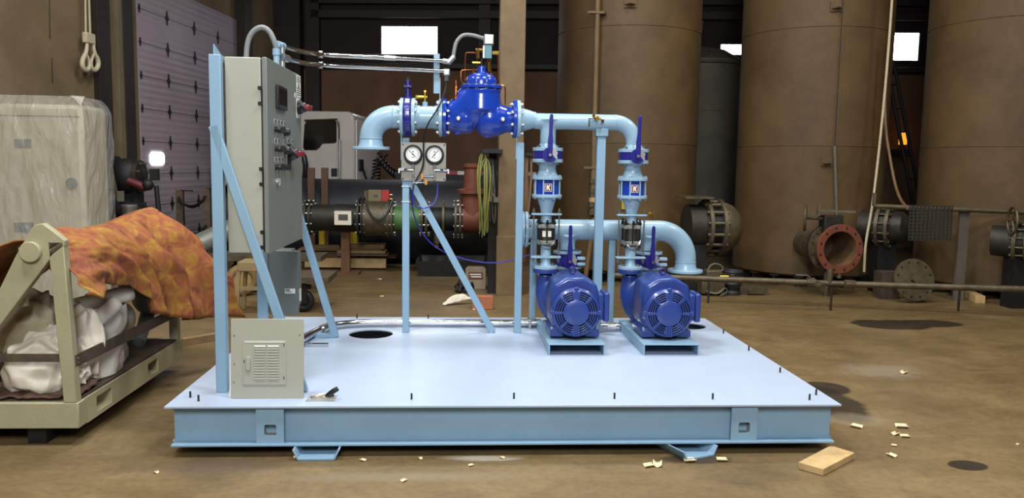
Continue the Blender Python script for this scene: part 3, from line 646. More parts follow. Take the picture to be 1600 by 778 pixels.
def pad(x0):
    t = thing('motor_pad', 'light blue open ended steel pad under the left motor', 'motor pad', (x0+.19, 1.55, ZD))
    obj('pad_top', MB().box(x0, x0+.395, 1.15, 2.02, .354, .362), m_lblue, t, bevel=.002)
    for a in (x0+.002, x0+.383): obj('pad_side', MB().box(a, a+.01, 1.152, 2.018, ZD, .3535), m_lblue, t)
    obj('pad_rib', MB().box(x0+.013, x0+.382, 1.62, 1.63, ZD, .3535), m_lblue, t)
    return t
pd1 = pad(2.15); clone(pd1, (.657, 0, 0), 'light blue open ended steel pad under the right motor')

# ---- pipe supports
t = thing('pipe_support', 'light blue post with long diagonal brace under the indigo butterfly valve', 'pipe support', (1.13, YM, ZD))
obj('post', MB().box(1.103, 1.156, YM-.026, YM+.026, ZD, 1.765), m_lblue, t, bevel=.004)
obj('brace', MB().bar((1.135, YM-.003, 1.50), (1.80, YM-.003, ZD+.002), .05, .045), m_lblue, t, bevel=.004)
obj('bolting_strap', MB().box(1.092, 1.100, YM-.03, YM+.03, 1.60, 1.84), m_lblue, t)
obj('tie_wrap', MB().box(1.098, 1.161, YM-.031, YM+.031, 1.40, 1.405).box(1.098, 1.161, YM-.031, YM+.031, 1.285, 1.29), m_white, t)
t = thing('pipe_support', 'light blue square post under the right flange of the control valve', 'pipe support', (1.99, YM, ZD))
obj('post', MB().box(1.963, 2.018, YM-.026, YM+.026, ZD, 1.745), m_lblue, t, bevel=.004)
obj('bolting_strap', MB().box(1.955, 1.9625, YM-.03, YM+.03, 1.62, 1.83), m_lblue, t)
t = thing('pipe_support', 'light blue post with block head under the upper header between both risers', 'pipe support', (2.605, YM, ZD))
obj('post', MB().box(2.575, 2.64, YM-.03, YM+.03, ZD, 1.80), m_lblue, t, bevel=.004)
obj('saddle', MB().box(2.56, 2.655, YM-.045, YM+.045, 1.80, 1.862), m_lblue, t, bevel=.006)
for x, la in ((2.765, 'slim light blue post under the lower header midway between the pumps'), (2.13, 'slim light blue post under the left end of the lower header')):
    t = thing('pipe_support', la, 'pipe support', (x, YS, ZD))
    obj('post', MB().box(x-.026, x+.026, YS-.026, YS+.026, ZD, .985), m_lblue, t, bevel=.004)
    obj('base_plate', MB().box(x-.06, x+.06, YS-.06, YS+.06, ZD, ZD+.008), m_lblue, t)

# ---- gauge board
YG = 1.872
t = thing('gauge_board', 'gray board with two round pressure gauges fixed to the braced post', 'gauge board', (1.262, YG, 1.44))
obj('board', MB().prism([(a, YG, b) for a, b in rrect(1.097, 1.430, 1.445, 1.731, .012)], (0, .006, 0)), m_stain, t)
for a in (1.11, 1.417):
    for b in (1.46, 1.716): obj('board_screw', MB().cyl((a, YG, b), (a, YG-.003, b), .006, n=10), m_black, t)
for gx, an in ((1.186, 2.35), (1.345, .85)):
    gz = 1.643
    g = obj('gauge', MB().lathe([(.066, 0), (.07, .012), (.07, .035), (.064, .042), (.056, .042), (.053, .032)], (gx, YG-.001, gz), (0, -1, 0), 40, cap=False).cyl((gx, YG-.001, gz), (gx, YG-.02, gz), .06, n=32), m_black, t)
    dl = obj('dial', MB().cyl((gx, YG-.030, gz), (gx, YG-.034, gz), .0535, n=40), m_dial, g)
    tk = MB()
    for k in range(28):
        a = -.75*PI/1+1.5*PI*k/27+PI/2; r0 = .040 if k % 3 else .036
        u = V((math.cos(a), 0, math.sin(a))); tk.bar(V((gx, YG-.0345, gz))+u*r0, V((gx, YG-.0345, gz))+u*.046, .0012, .0004)
    tk.box(gx-.004, gx+.004, YG-.0348, YG-.0344, gz+.014, gz+.026); tk.box(gx-.010, gx+.010, YG-.0348, YG-.0344, gz-.024, gz-.021)
    obj('dial_marks', tk, m_ink, g)
    u = V((math.cos(an), 0, math.sin(an))); c = V((gx, YG-.036, gz))
    obj('needle', MB().bar(c-u*.028, c+u*.040, .0035, .001).cyl(c, c-V((0, .003, 0)), .005, n=12), m_black, g)
    s = 1 if gx > 1.25 else -1
    obj('gauge_stem', MB().cyl((gx, YG-.02, gz-.065), (gx, YG-.02, gz-.235 if s < 0 else gz-.19), .008, n=10).cyl((gx, YG-.02, gz-.085), (gx, YG-.02, gz-.10), .013, n=6).cyl((gx, YG-.02, gz-.15), (gx, YG-.02, gz-.17), .012, n=6), m_alu, g)
    bv = obj('bleed_valve', MB().cyl((gx, YG-.02, gz-.115), (gx+s*.085, YG-.02, gz-.113), .009, n=10).cyl((gx+s*.072, YG-.02, gz-.113), (gx+s*.095, YG-.02, gz-.113), .013, n=6), m_chrome, g)
    obj('valve_grip', MB().box(gx+s*.055-.014, gx+s*.055+.014, YG-.034, YG-.03, gz-.119, gz-.107), m_black, bv)
    obj('valve_outlet', MB().cyl((gx+s*.095, YG-.02, gz-.113), (gx+s*.105, YG-.02, gz-.115), .007, n=8).cyl((gx+s*.104, YG-.02, gz-.108), (gx+s*.104, YG-.02, gz-.14), .006, n=8), m_white, bv)
obj('cross_fitting', MB().cyl((1.26, YG-.02, 1.483), (1.345, YG-.02, 1.486), .008, n=8).cyl((1.19, YG-.02, 1.437), (1.285, YG-.02, 1.436), .008, n=8).cyl((1.205, YG-.02, 1.437), (1.22, YG-.02, 1.437), .013, n=6).cyl((1.325, YG-.02, 1.486), (1.338, YG-.02, 1.486), .013, n=6).cyl((1.186, YG-.02, 1.395), (1.186, YG-.02, 1.42), .011, n=8), m_chrome, t)
for x, z in ((1.254, 1.478), (1.283, 1.437)): obj('pressure_switch', MB().box(x-.009, x+.009, YG-.035, YG-.005, z-.02, z+.02), m_orangep, t, bevel=.003)
for a, b in (((1.254, YG-.02, 1.455), (1.258, YG-.02, 1.37)), ((1.283, YG-.02, 1.418), (1.256, YG-.04, 1.365))):
    obj('sensor_wire', MB().tube([a, (a[0]+.008, a[1]-.01, a[2]-.04), b], .003, 6, smooth=2), m_black, t)
one('blue_tubing', MB().tube([(1.186, YG-.02, 1.40), (1.185, YG-.02, 1.33), (1.19, YG-.02, 1.26), (1.25, YG+.0, 1.235), (1.33, YG+.0, 1.26), (1.365, YG+.02, 1.32), (1.37, YG+.03, 1.445)], .005, 8, smooth=2), m_hose, 'thin blue tube looping down under the gauge board', 'tube')
one('blue_tubing', MB().tube([(1.165, 2.02, 1.34), (1.17, 2.02, 1.22), (1.22, 2.02, 1.07), (1.34, 2.02, .93), (1.52, 2.02, .85), (1.75, 2.02, .805), (1.95, 2.04, .825), (2.10, 2.06, .88)], .0045, 8, smooth=2), m_hose, 'long thin blue tube sagging from the braced post over to the left pump', 'tube')

# ---- chrome conduit along the deck
t = thing('floor_conduit', 'thick shiny steel conduit curving along the deck from the panel to the motors', 'conduit', (1.6, 2.1, ZD))
zc = ZD+.035
mb = MB(); mb.tube([(.44, 1.12, zc+.05), (.44, 1.38, zc+.02), (.46, 1.70, zc), (.52, 1.95, zc), (.66, 2.08, zc), (.85, 2.115, zc), (1.2, 2.12, zc), (2.19, 2.12, zc)], .026, 16, smooth=3)
obj('conduit_pipe', mb, m_chrome, t)
for a, b in (((2.03, 2.12, zc), (2.19, 2.12, zc)), ((.50, 1.84, zc), (.545, 1.98, zc))): obj('coupling', MB().cyl(a, b, .032, n=18), m_zinc, t)
obj('strap', MB().box(2.09, 2.115, 2.07, 2.17, ZD+.001, zc+.036), m_zinc, t, bevel=.004)
one('deck_strut', MB().box(.46, .62, 1.40, 1.44, ZD+.001, ZD+.022), m_chrome, 'short flat silver strut lying on the deck beside the panel cover', 'strut')
t = thing('motor_conduit', 'short steel conduit stub with coupling between the two motor pads', 'conduit', (2.72, 1.95, ZD))
obj('conduit_pipe', MB().cyl((2.6, 1.95, zc+.01), (2.80, 1.95, zc+.01), .024, n=16), m_chrome, t)
obj('coupling', MB().cyl((2.70, 1.95, zc+.01), (2.765, 1.95, zc+.01), .03, n=8), m_zinc, t)
obj('strap', MB().box(2.63, 2.655, 1.90, 1.99, ZD+.001, zc+.03), m_zinc, t, bevel=.004)
# ================================================================== THE BUILDING
BO = V((-2.9, 9.3, 0)); BA = V((.9929, -.1188, 0)); BB = V((.1188, .9929, 0))
def bl_(a, b, z=0): return BO+BA*a+BB*b+V((0, 0, z))
def onleft(px, py, off=0): return hit(px, py, bl_(off, 0), BA)
BW = 4.3
def onback(px, py, off=0): return hit(px, py, bl_(0, BW-off), BB)

# floor: brown concrete with damp patches and scuffs
def floor_mat():
    m = mat('stained_concrete', (106, 87, 56), .5, var=.14, scale=.8, bump=.06, bscale=18, c2=(122, 103, 70), spec=.45)
    nt = m.node_tree; N = nt.nodes; L = nt.links; b = N['Principled BSDF']
    src = b.inputs['Base Color'].links[0].from_socket
    geo = N.new('ShaderNodeNewGeometry')
    n2 = N.new('ShaderNodeTexNoise'); n2.inputs['Scale'].default_value = 2.2; n2.inputs['Detail'].default_value = 9; n2.inputs['Roughness'].default_value = .68; n2.inputs['Distortion'].default_value = .7; mp = N.new('ShaderNodeMapping'); mp.inputs['Scale'].default_value = (1, 1.6, 1); mp.inputs['Rotation'].default_value = (0, 0, .35); L.new(geo.outputs['Position'], mp.inputs['Vector']); L.new(mp.outputs[0], n2.inputs['Vector'])
    n3 = N.new('ShaderNodeTexNoise'); n3.inputs['Scale'].default_value = 26; n3.inputs['Detail'].default_value = 5; L.new(geo.outputs['Position'], n3.inputs['Vector'])
    def mix(a, c, fac_socket=None, fac=1, mode='MIX'):
        x = N.new('ShaderNodeMix'); x.data_type = 'RGBA'; x.blend_type = mode
        L.new(a, x.inputs[6]); 
        if isinstance(c, tuple): x.inputs[7].default_value = c
        else: L.new(c, x.inputs[7])
        if fac_socket: L.new(fac_socket, x.inputs[0])
        else: x.inputs[0].default_value = fac
        return x.outputs[2]
    r2 = N.new('ShaderNodeValToRGB'); L.new(n2.outputs['Fac'], r2.inputs['Fac'])
    r2.color_ramp.elements[0].position = .36; r2.color_ramp.elements[0].color = (.6, .58, .56, 1); r2.color_ramp.elements[1].position = .62; r2.color_ramp.elements[1].color = (1.1, 1.1, 1.08, 1)
    src = mix(src, r2.outputs['Color'], None, .5, 'MULTIPLY')
    r3 = N.new('ShaderNodeValToRGB'); L.new(n3.outputs['Fac'], r3.inputs['Fac'])
    r3.color_ramp.elements[0].position = .3; r3.color_ramp.elements[0].color = (.62, .6, .58, 1); r3.color_ramp.elements[1].position = .55; r3.color_ramp.elements[1].color = (1, 1, 1, 1)
    src = mix(src, r3.outputs['Color'], None, .45, 'MULTIPLY')
    def patch(px, py, rx, ry, colr, fac, soft, nz):
        nonlocal src
        c = atz(px, py, 0); s = N.new('ShaderNodeVectorMath'); s.operation = 'SUBTRACT'; L.new(geo.outputs['Position'], s.inputs[0]); s.inputs[1].default_value = c
        q = N.new('ShaderNodeVectorMath'); q.operation = 'MULTIPLY'; L.new(s.outputs[0], q.inputs[0]); q.inputs[1].default_value = (1/rx, 1/ry, 0)
        ln = N.new('ShaderNodeVectorMath'); ln.operation = 'LENGTH'; L.new(q.outputs[0], ln.inputs[0])
        ma = N.new('ShaderNodeMath'); ma.operation = 'MULTIPLY_ADD'; L.new(n2.outputs['Fac'], ma.inputs[0]); ma.inputs[1].default_value = nz; L.new(ln.outputs['Value'], ma.inputs[2])
        mr = N.new('ShaderNodeMapRange'); L.new(ma.outputs[0], mr.inputs[0]); mr.inputs[1].default_value = 1+nz*.5-soft; mr.inputs[2].default_value = 1+nz*.5+soft; mr.inputs[3].default_value = fac; mr.inputs[4].default_value = 0
        src = mix(src, colr, mr.outputs[0])
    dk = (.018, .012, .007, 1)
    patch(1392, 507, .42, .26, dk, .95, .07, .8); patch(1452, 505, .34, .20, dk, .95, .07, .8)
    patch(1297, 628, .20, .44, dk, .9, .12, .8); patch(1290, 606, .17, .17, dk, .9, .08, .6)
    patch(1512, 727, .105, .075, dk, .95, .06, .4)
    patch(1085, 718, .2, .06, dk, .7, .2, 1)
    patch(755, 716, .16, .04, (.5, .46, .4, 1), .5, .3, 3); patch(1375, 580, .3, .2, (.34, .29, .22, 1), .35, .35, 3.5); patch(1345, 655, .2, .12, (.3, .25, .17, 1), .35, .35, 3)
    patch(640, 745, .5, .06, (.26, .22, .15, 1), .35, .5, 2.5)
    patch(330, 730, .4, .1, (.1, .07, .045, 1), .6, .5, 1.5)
    L.new(src, b.inputs['Base Color'])
    mr = N.new('ShaderNodeMapRange'); L.new(n2.outputs['Fac'], mr.inputs[0]); mr.inputs[1].default_value = .3; mr.inputs[2].default_value = .7; mr.inputs[3].default_value = .36; mr.inputs[4].default_value = .62
    L.new(mr.outputs[0], b.inputs['Roughness'])
    return m
struct('floor', MB().box(-9, 22, -9, 17, -.12, 0), floor_mat())
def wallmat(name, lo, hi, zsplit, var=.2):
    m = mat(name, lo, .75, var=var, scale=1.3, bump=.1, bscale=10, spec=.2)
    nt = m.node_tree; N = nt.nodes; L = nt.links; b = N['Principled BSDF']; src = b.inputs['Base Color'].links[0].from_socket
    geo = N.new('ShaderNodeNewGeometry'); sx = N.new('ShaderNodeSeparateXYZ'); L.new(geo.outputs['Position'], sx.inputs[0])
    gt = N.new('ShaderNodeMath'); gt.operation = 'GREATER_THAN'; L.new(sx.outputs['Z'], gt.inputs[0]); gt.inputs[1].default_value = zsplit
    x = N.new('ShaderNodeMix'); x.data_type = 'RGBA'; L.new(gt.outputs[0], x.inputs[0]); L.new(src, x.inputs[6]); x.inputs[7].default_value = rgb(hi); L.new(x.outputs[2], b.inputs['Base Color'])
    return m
def bbox_(mb, a0, a1, b0, b1, z0, z1): return mb.obox(bl_((a0+a1)/2, (b0+b1)/2, (z0+z1)/2), BA*(a1-a0)/2, BB*(b1-b0)/2, V((0, 0, (z1-z0)/2)))
struct('wall_left', bbox_(MB(), -.2, 0, -16, BW+.3, 0, 7.6), wallmat('beige_wall', (116, 100, 76), (116, 100, 76), 20))
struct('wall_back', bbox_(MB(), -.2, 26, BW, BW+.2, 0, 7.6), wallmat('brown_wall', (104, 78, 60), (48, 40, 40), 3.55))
struct('ceiling', MB().box(-9, 22, -9, 17, 7.6, 7.7), mat('dark_ceiling', (46, 38, 36), .85, var=.2))
k = 0
def trim(mb, m=None):
    global k; k += 1; return struct('trim_%d' % k, mb, m or m_trim, bevel=.004)
# columns and girts along the walls
for a, b_ in ((165, 184), (205, 219)):
    p = onleft(a, 250, .12); q = onleft(b_, 250, .12); b0 = (p-BO).dot(BB); b1 = (q-BO).dot(BB); trim(bbox_(MB(), 0, .08, b0, b1, 0, 7.5))
p = onleft(184, 250); q = onleft(205, 250); trim(bbox_(MB(), 0, .06, (p-BO).dot(BB), (q-BO).dot(BB), 0, 7.5), m_jamb)
p = onleft(371, 250); trim(bbox_(MB(), 0, .2, (p-BO).dot(BB), (p-BO).dot(BB)+.35, 0, 7.5))
for a, b_, dd in ((436, 476, .28), (482, 503, .16)):
    p = onback(a, 200); q = onback(b_, 200); trim(bbox_(MB(), (p-BO).dot(BA), (q-BO).dot(BA), BW-dd, BW, 0, 7.5))
for y, h in ((4, .10), (24, .16), (104, .10)):
    z = onback(650, y).z; trim(bbox_(MB(), .75, 20, BW-.16, BW, z-h/2, z+h/2))
z = onback(620, 88).z; p = onback(553, 88); q = onback(690, 88)
trim(MB().cyl(bl_((p-BO).dot(BA), BW-.2, z), bl_((q-BO).dot(BA), BW-.2, z), .025, n=10), m_hosegray)
p = onback(700, 20); trim(bbox_(MB(), 4.3, 4.55, BW-.1, BW, 3.9, 7.5))
# sectional door on the left wall
p = onleft(219, 250); q = onleft(371, 250); b0 = (p-BO).dot(BB); b1 = (q-BO).dot(BB); zt = onleft(369, 32).z
def doormat():
    m = mat('door_panels', (150, 138, 146), .5, var=.1, scale=1.1); nt = m.node_tree; N = nt.nodes; L = nt.links; b = N['Principled BSDF']
    geo = N.new('ShaderNodeNewGeometry'); sx = N.new('ShaderNodeSeparateXYZ'); L.new(geo.outputs['Position'], sx.inputs[0])
    w = N.new('ShaderNodeMath'); w.operation = 'MULTIPLY'; L.new(sx.outputs['Z'], w.inputs[0]); w.inputs[1].default_value = 2*PI/.095
    s = N.new('ShaderNodeMath'); s.operation = 'SINE'; L.new(w.outputs[0], s.inputs[0])
    bp = N.new('ShaderNodeBump'); bp.inputs['Strength'].default_value = .12; bp.inputs['Distance'].default_value = .02; L.new(s.outputs[0], bp.inputs['Height']); L.new(bp.outputs['Normal'], b.inputs['Normal'])
    return m
m_door = doormat()
zs = [onleft(262, y).z for y in (30.6, 79.6, 127.8, 175.5, 223, 270, 318)]
ph = (zs[0]-zs[6])/6
dr = struct('door_1', bbox_(MB(), .005, .03, b0, b1, 0, zt), m_door)
bs = [(onleft(x, 30, .05)-BO).dot(BB) for x in (262, 305, 341)]; bs = [bs[0], bs[0]+(bs[2]-bs[0])/2, bs[2]]
zz = zs[0]
seams = [zs[0]+ph*i for i in range(-9, 2) if .1 < zs[0]+ph*i < zt-.1]
for z in seams:
    o_ = obj('panel_seam', bbox_(MB(), .0305, .034, b0, b1, z-.004, z+.004), m_ink, dr)
    for b_ in bs+[b0+.03]:
        s = .055 if b_ != b0+.03 else .03
        c = bl_(.036, b_, z); mb = MB(); mb.prism([c+BB*s, c+V((0, 0, s*1.15)), c-BB*s, c-V((0, 0, s*1.15))], BA*.012); mb.obox(c+BA*.006, BA*.008, BB*.008, V((0, 0, s*1.9)))
        obj('roller_plate', mb, m_vdark, dr)
c0 = onleft(235, 240, .04); c1 = onleft(257, 257, .04)
p0 = (c0-BO).dot(BB); p1 = (c1-BO).dot(BB); zz0, zz1 = onleft(246, 258).z, onleft(246, 238).z
obj('window_pane', MB().prism([bl_(.035, a, b_) for a, b_ in rrect(p0, p1, zz0, zz1, .07)], BA*.01), m_glow, dr)
# daylight windows in the back wall
def window(n, x0, x1, y0, y1, panes):
    p = onback(x0, y1); q = onback(x1, y0); a0, a1 = (p-BO).dot(BA), (q-BO).dot(BA); z0, z1 = onback((x0+x1)/2, y1).z, onback((x0+x1)/2, y0).z
    fr = MB(); g = .04
    bbox_(fr, a0-g, a1+g, BW-.06, BW-.001, z0-g, z0); bbox_(fr, a0-g, a1+g, BW-.06, BW-.001, z1, z1+g); bbox_(fr, a0-g, a0, BW-.06, BW-.001, z0, z1); bbox_(fr, a1, a1+g, BW-.06, BW-.001, z0, z1)
    w = struct('window_%d' % n, fr, m_trim)
    st = (a1-a0)/panes
    for i in range(panes): obj('window_pane', bbox_(MB(), a0+st*i+(.012 if i else 0), a0+st*(i+1)-(.012 if i < panes-1 else 0), BW-.03, BW-.02, z0, z1), m_glow, w)
window(1, 597, 684, 42, 86, 2); window(2, 1388, 1435, 52, 95, 1); window(3, 1125, 1168, 70, 86, 1)

# ================================================================== TANKS
def tank(cx, cy, r, label, m=m_tank, z0=.14, h=6.6, seams=(3.45, 1.9), feet=True):
    t = thing('storage_tank', label, 'tank', (cx, cy, 0))
    obj('tank_shell', MB().lathe([(r*.98, z0), (r, z0+.02), (r, h), (r*.5, h+.3), (.02, h+.4)], (cx, cy, 0), 'z', 96), m, t)
    for z in seams: obj('weld_seam', MB().torus((cx, cy, z), 'z', r-.001, .008, 96, 6), m, t)
    if feet:
        for j in range(10):
            a = -PI*.95+j*PI*.9/9; d = V((math.cos(a), math.sin(a), 0)); s = V((-d.y, d.x, 0)); c = V((cx, cy, 0))+d*(r-.06)
            mb = MB(); mb.obox(c+V((0, 0, .0065)), d*.1, s*.05, V((0, 0, .006))); mb.obox(c+V((0, 0, .132)), d*.1, s*.06, V((0, 0, .006))); mb.obox(c+V((0, 0, .07)), d*.1, s*.006, V((0, 0, .058)))
            obj('tank_foot', mb, m_darksteel, t)
    return t
def onTank(t, r, px, py, ex=0):     # first point where a pixel ray meets the tank shell
    c = V(t.location); d = ray(px, py); o2 = CAM-c; A = d.x*d.x+d.y*d.y; B = 2*(o2.x*d.x+o2.y*d.y); C_ = o2.x**2+o2.y**2-(r+ex)**2
    D_ = B*B-4*A*C_; return CAM+d*((-B-math.sqrt(max(D_, 0)))/(2*A))
T1 = tank(3.946, 7.543, 1.02, 'brown steel storage tank directly behind the two pump risers')
T2 = tank(6.58, 7.23, 1.02, 'brown steel storage tank behind the red rimmed flanged valve')
T3 = tank(8.80, 6.09, 1.07, 'brown steel storage tank at the right edge behind the pipe rail')
T4 = tank(5.95, 10.9, 1.0, 'gray green round tank seen in the gap between two brown tanks', m_tankdirt, 0, 3.45, (2.6,), False)
mb = MB().torus((5.95, 10.9, 3.47), 'z', 1.0, .05, 60, 8); obj('tank_rim', mb, m_tankdirt, T4)
def bracket(t, r, px, py, s):
    p = onTank(t, r, px, py); n = V((p.x-t.location.x, p.y-t.location.y, 0)).normalized(); u = V((-n.y, n.x, 0))
    mb = MB(); mb.obox(p+n*.01+V((0, 0, s*.4)), u*s, n*.01, V((0, 0, s*.8))); mb.prism([p+n*.02-u*s*.9, p+n*.02+u*s*.9, p+n*(.02+s*1.2)], V((0, 0, .012))); obj('lifting_bracket', mb, m_tank, t)
bracket(T1, 1.02, 985, 8, .08); bracket(T2, 1.02, 1307, 14, .08); bracket(T2, 1.02, 1291, 256, .07)
# standpipe on the first tank
t = thing('standpipe', 'rusty vertical pipe with small valve strapped to the tank behind the risers', 'pipe', onTank(T1, 1.02, 930, 380, .12))
P = lambda x, y: onTank(T1, 1.02, x, y, .09)
top = P(934, 0); base_ = P(928, 330); base_.x, base_.y = top.x, top.y
obj('pipe_run', MB().cyl(base_, V((top.x, top.y, 6.3)), .036, n=14), m_column, t)
for y in (20, 262):
    p = P(932, y); n = V((p.x-3.946, p.y-7.543, 0)).normalized(); c = V((top.x, top.y, p.z)); obj('pipe_clamp', MB().obox(c, V((.11, 0, 0)), n*.05, V((0, 0, .015))), m_column, t)
for y, r in ((283, .055), (298, .05), (306, .048), (320, .06), (332, .066)): p = P(928, y); obj('pipe_fitting', MB().cyl((top.x, top.y, p.z-.03), (top.x, top.y, p.z+.03), r, n=8), m_oldsteel, t)
p = P(928, 312); obj('pipe_label', MB().cyl((top.x, top.y, p.z-.03), (top.x, top.y, p.z+.03), .05, n=16), m_wood, t)
mb = MB(); mb.tube([P(928, 340), P(926, 360), P(920, 395), P(916, 425), P(914, 440)], .035, 10, smooth=2); obj('lower_hose', mb, m_hosebrown, t)
one('yellow_tag', MB().obox(onTank(T1, 1.02, 975, 320, .02), V((.03, -.01, 0)), V((.002, .006, 0)), V((0, 0, .06))), m_yellow, 'small yellow tag on the tank seen behind the right riser', 'tag')
# conduit on the second tank
t = thing('tank_conduit', 'thin gray conduit rising up the front of the tank behind the red rimmed valve', 'conduit', onTank(T2, 1.02, 1308, 440, .05))
p0 = onTank(T2, 1.02, 1304, 228, .04); p1 = onTank(T2, 1.02, 1308, 352, .04); pt_ = V((p0.x, p0.y, 5.0))
obj('conduit_pipe', MB().cyl(p1, p0, .022, n=12), m_hosegray, t)
obj('thin_line', MB().cyl(p0, pt_, .006, n=8), m_darksteel, t)

# bolted nozzle with domed end between the first and second tank
Yn = 6.0; c = aty(1112, 355, Yn); R = .365
t = thing('flanged_pipe_end', 'large rusty pipe with bolted double flange and domed end between two tanks', 'flanged pipe', (c.x, Yn, 0))
x0 = aty(1078, 355, Yn).x; f0 = aty(1101, 355, Yn).x; f1 = aty(1122, 355, Yn).x; x1 = aty(1149, 355, Yn).x
obj('pipe_body', MB().cyl((x0-.05, Yn, c.z), (f0, Yn, c.z), R*.8, n=36), m_darksteel, t)
obj('pipe_leg', MB().box(x0-.1, f0-.02, Yn-.2, Yn+.2, 0, c.z-.2), m_vdark, t)
for x in (f0, f1): obj('flange', MB().ring((x, Yn, c.z), 'x', R, R*.6, .045, 40), m_oldsteel, t)
obj('filler_pipe', MB().cyl((f0, Yn, c.z), (f1, Yn, c.z), R*.78, n=36), m_vdark, t)
for kk in range(14):
    a = 2*PI*(kk+.5)/14; q = V((0, math.cos(a)*R*.9, math.sin(a)*R*.9)); obj('flange_bolt', MB().cyl(V((f0-.05, Yn, c.z))+q, V((f1+.05, Yn, c.z))+q, .022, n=6), m_oldsteel, t)
obj('domed_end', MB().lathe([(R*.9, 0), (R*.88, .06), (R*.8, .14), (R*.6, .22), (R*.3, .27), (.0, .28)], (f1+.02, Yn, c.z), 'x', 36), m_oldsteel, t)
p = aty(1084, 308, Yn); obj('top_plate', MB().box(aty(1063, 308, Yn).x, aty(1107, 308, Yn).x, Yn-.25, Yn+.25, p.z-.012, p.z+.012), m_oldsteel, t)

# red rimmed flanged valve
Yv = 5.35; c = aty(1312, 389, Yv); R = .305; ax = V((.10, -1, .0)).normalized(); sd = V((-ax.y, ax.x, 0))
t = thing('flanged_valve', 'large valve with open red rimmed flange in front of the middle tank', 'valve', (c.x, Yv, 0))
def fl(cc, R, r, th, m, n='flange'): return obj(n, MB().ring(cc, ax, R, r, th, 44), m, t, bevel=.004)
fl(c, R, R*.71, .03, m_redrust); fl(c-ax*.20-sd*.0, R, R*.74, .035, m_oldsteel); fl(c-ax*.26, R*.96, R*.74, .03, m_darksteel)
obj('valve_body', MB().lathe([(R*.76, .016), (R*.77, .10), (R*.8, .16), (R*.8, .4), (R*.6, .8)], c, -ax, 36, cap=False), m_oldsteel, t)
obj('bore', MB().lathe([(R*.70, -.01), (R*.68, .2), (R*.66, .5), (.001, .52)], c, -ax, 32, cap=False), mat('rusty_bore', (96, 72, 46), .7, var=.3), t)
bolts(t, c, ax, R*.87, 12, .032, .014, m=m_vdark, head=.004, name='bolt_hole')
bolts(t, c-ax*.215, ax, R*.87, 12, .07, .024, m=m_oldsteel)
obj('valve_stand', MB().cyl((c.x-.05, Yv+.2, 0), (c.x-.05, Yv+.2, c.z-.22), .035, n=12).cyl((c.x+.02, Yv+.02, .25), (c.x+.02, Yv+.02, c.z-R), .03, n=12), m_oldsteel, t)
g = aty(1295, 340, Yv+.15); obj('gear_box', MB().box(g.x-.08, g.x+.16, Yv+.08, Yv+.26, c.z+R*.6, g.z+.03), m_darksteel, t, bevel=.01)
h = aty(1258, 340, Yv+.1); wh = obj('handwheel', MB().torus(h, V((.9, -.42, 0)), .155, .016, 32, 8), m_oldsteel, t)
for a in range(3):
    u, w, _ = frame(V((.9, -.42, 0))); dv = u*math.cos(a*2*PI/3+.4)+w*math.sin(a*2*PI/3+.4); obj('wheel_spoke', MB().cyl(h, h+dv*.15, .012, n=8), m_oldsteel, wh)
obj('wheel_shaft', MB().cyl(h, (g.x, Yv+.17, h.z-.02), .02, n=10), m_oldsteel, t)
one('flat_bar', MB().obox(aty(1306, 330, Yv+.1), V((.24, 0, -.006)), V((0, .025, 0)), V((0, 0, .014))).obox(aty(1279, 328, Yv+.1), V((.012, 0, 0)), V((0, .02, 0)), V((0, 0, .07))), m_hosegray, 'pale steel bar lying across the gearbox of the red rimmed valve', 'bar')

# dark valve between second and third tank, and the one cut by the frame
def side_valve(px, py, Y, R, label, wheel):
    c = aty(px, py, Y); t = thing('side_valve', label, 'valve', (c.x, Y, 0))
    ax = V((.75, -.66, 0)).normalized()
    obj('valve_body', MB().lathe([(R*.75, -.3), (R*.8, 0), (R*.72, .22), (R*.4, .3)], c, ax, 32), m_darksteel, t)
    for k_ in (-.06, .06): obj('flange', MB().ring(c+ax*k_, ax, R, R*.6, .04, 36), m_oldsteel, t)
    bolts(t, c, ax, R*.88, 12, .17, .022, m=m_oldsteel)
    obj('valve_foot', MB().box(c.x-.12, c.x+.12, Y-.08, Y+.12, 0, c.z-R*.5), m_vdark, t)
    if wheel:
        h = aty(*wheel, Y-.15); wh = obj('handwheel', MB().torus(h, V((.95, -.3, 0)), .155, .015, 32, 8), m_oldsteel, t)
        u, w, _ = frame(V((.95, -.3, 0)))
        for a in range(3): dv = u*math.cos(a*2.09)+w*math.sin(a*2.09); obj('wheel_spoke', MB().cyl(h, h+dv*.15, .011, n=8), m_oldsteel, wh)
        obj('wheel_shaft', MB().cyl(h, c+V((0, 0, .2)), .02, n=8), m_oldsteel, t)
side_valve(1383, 355, 5.9, .28, 'dark flanged valve half hidden in the gap beside the perforated mat', None)
side_valve(1596, 378, 4.75, .24, 'dark flanged valve cut by the right edge with handwheel above', (1582, 345))
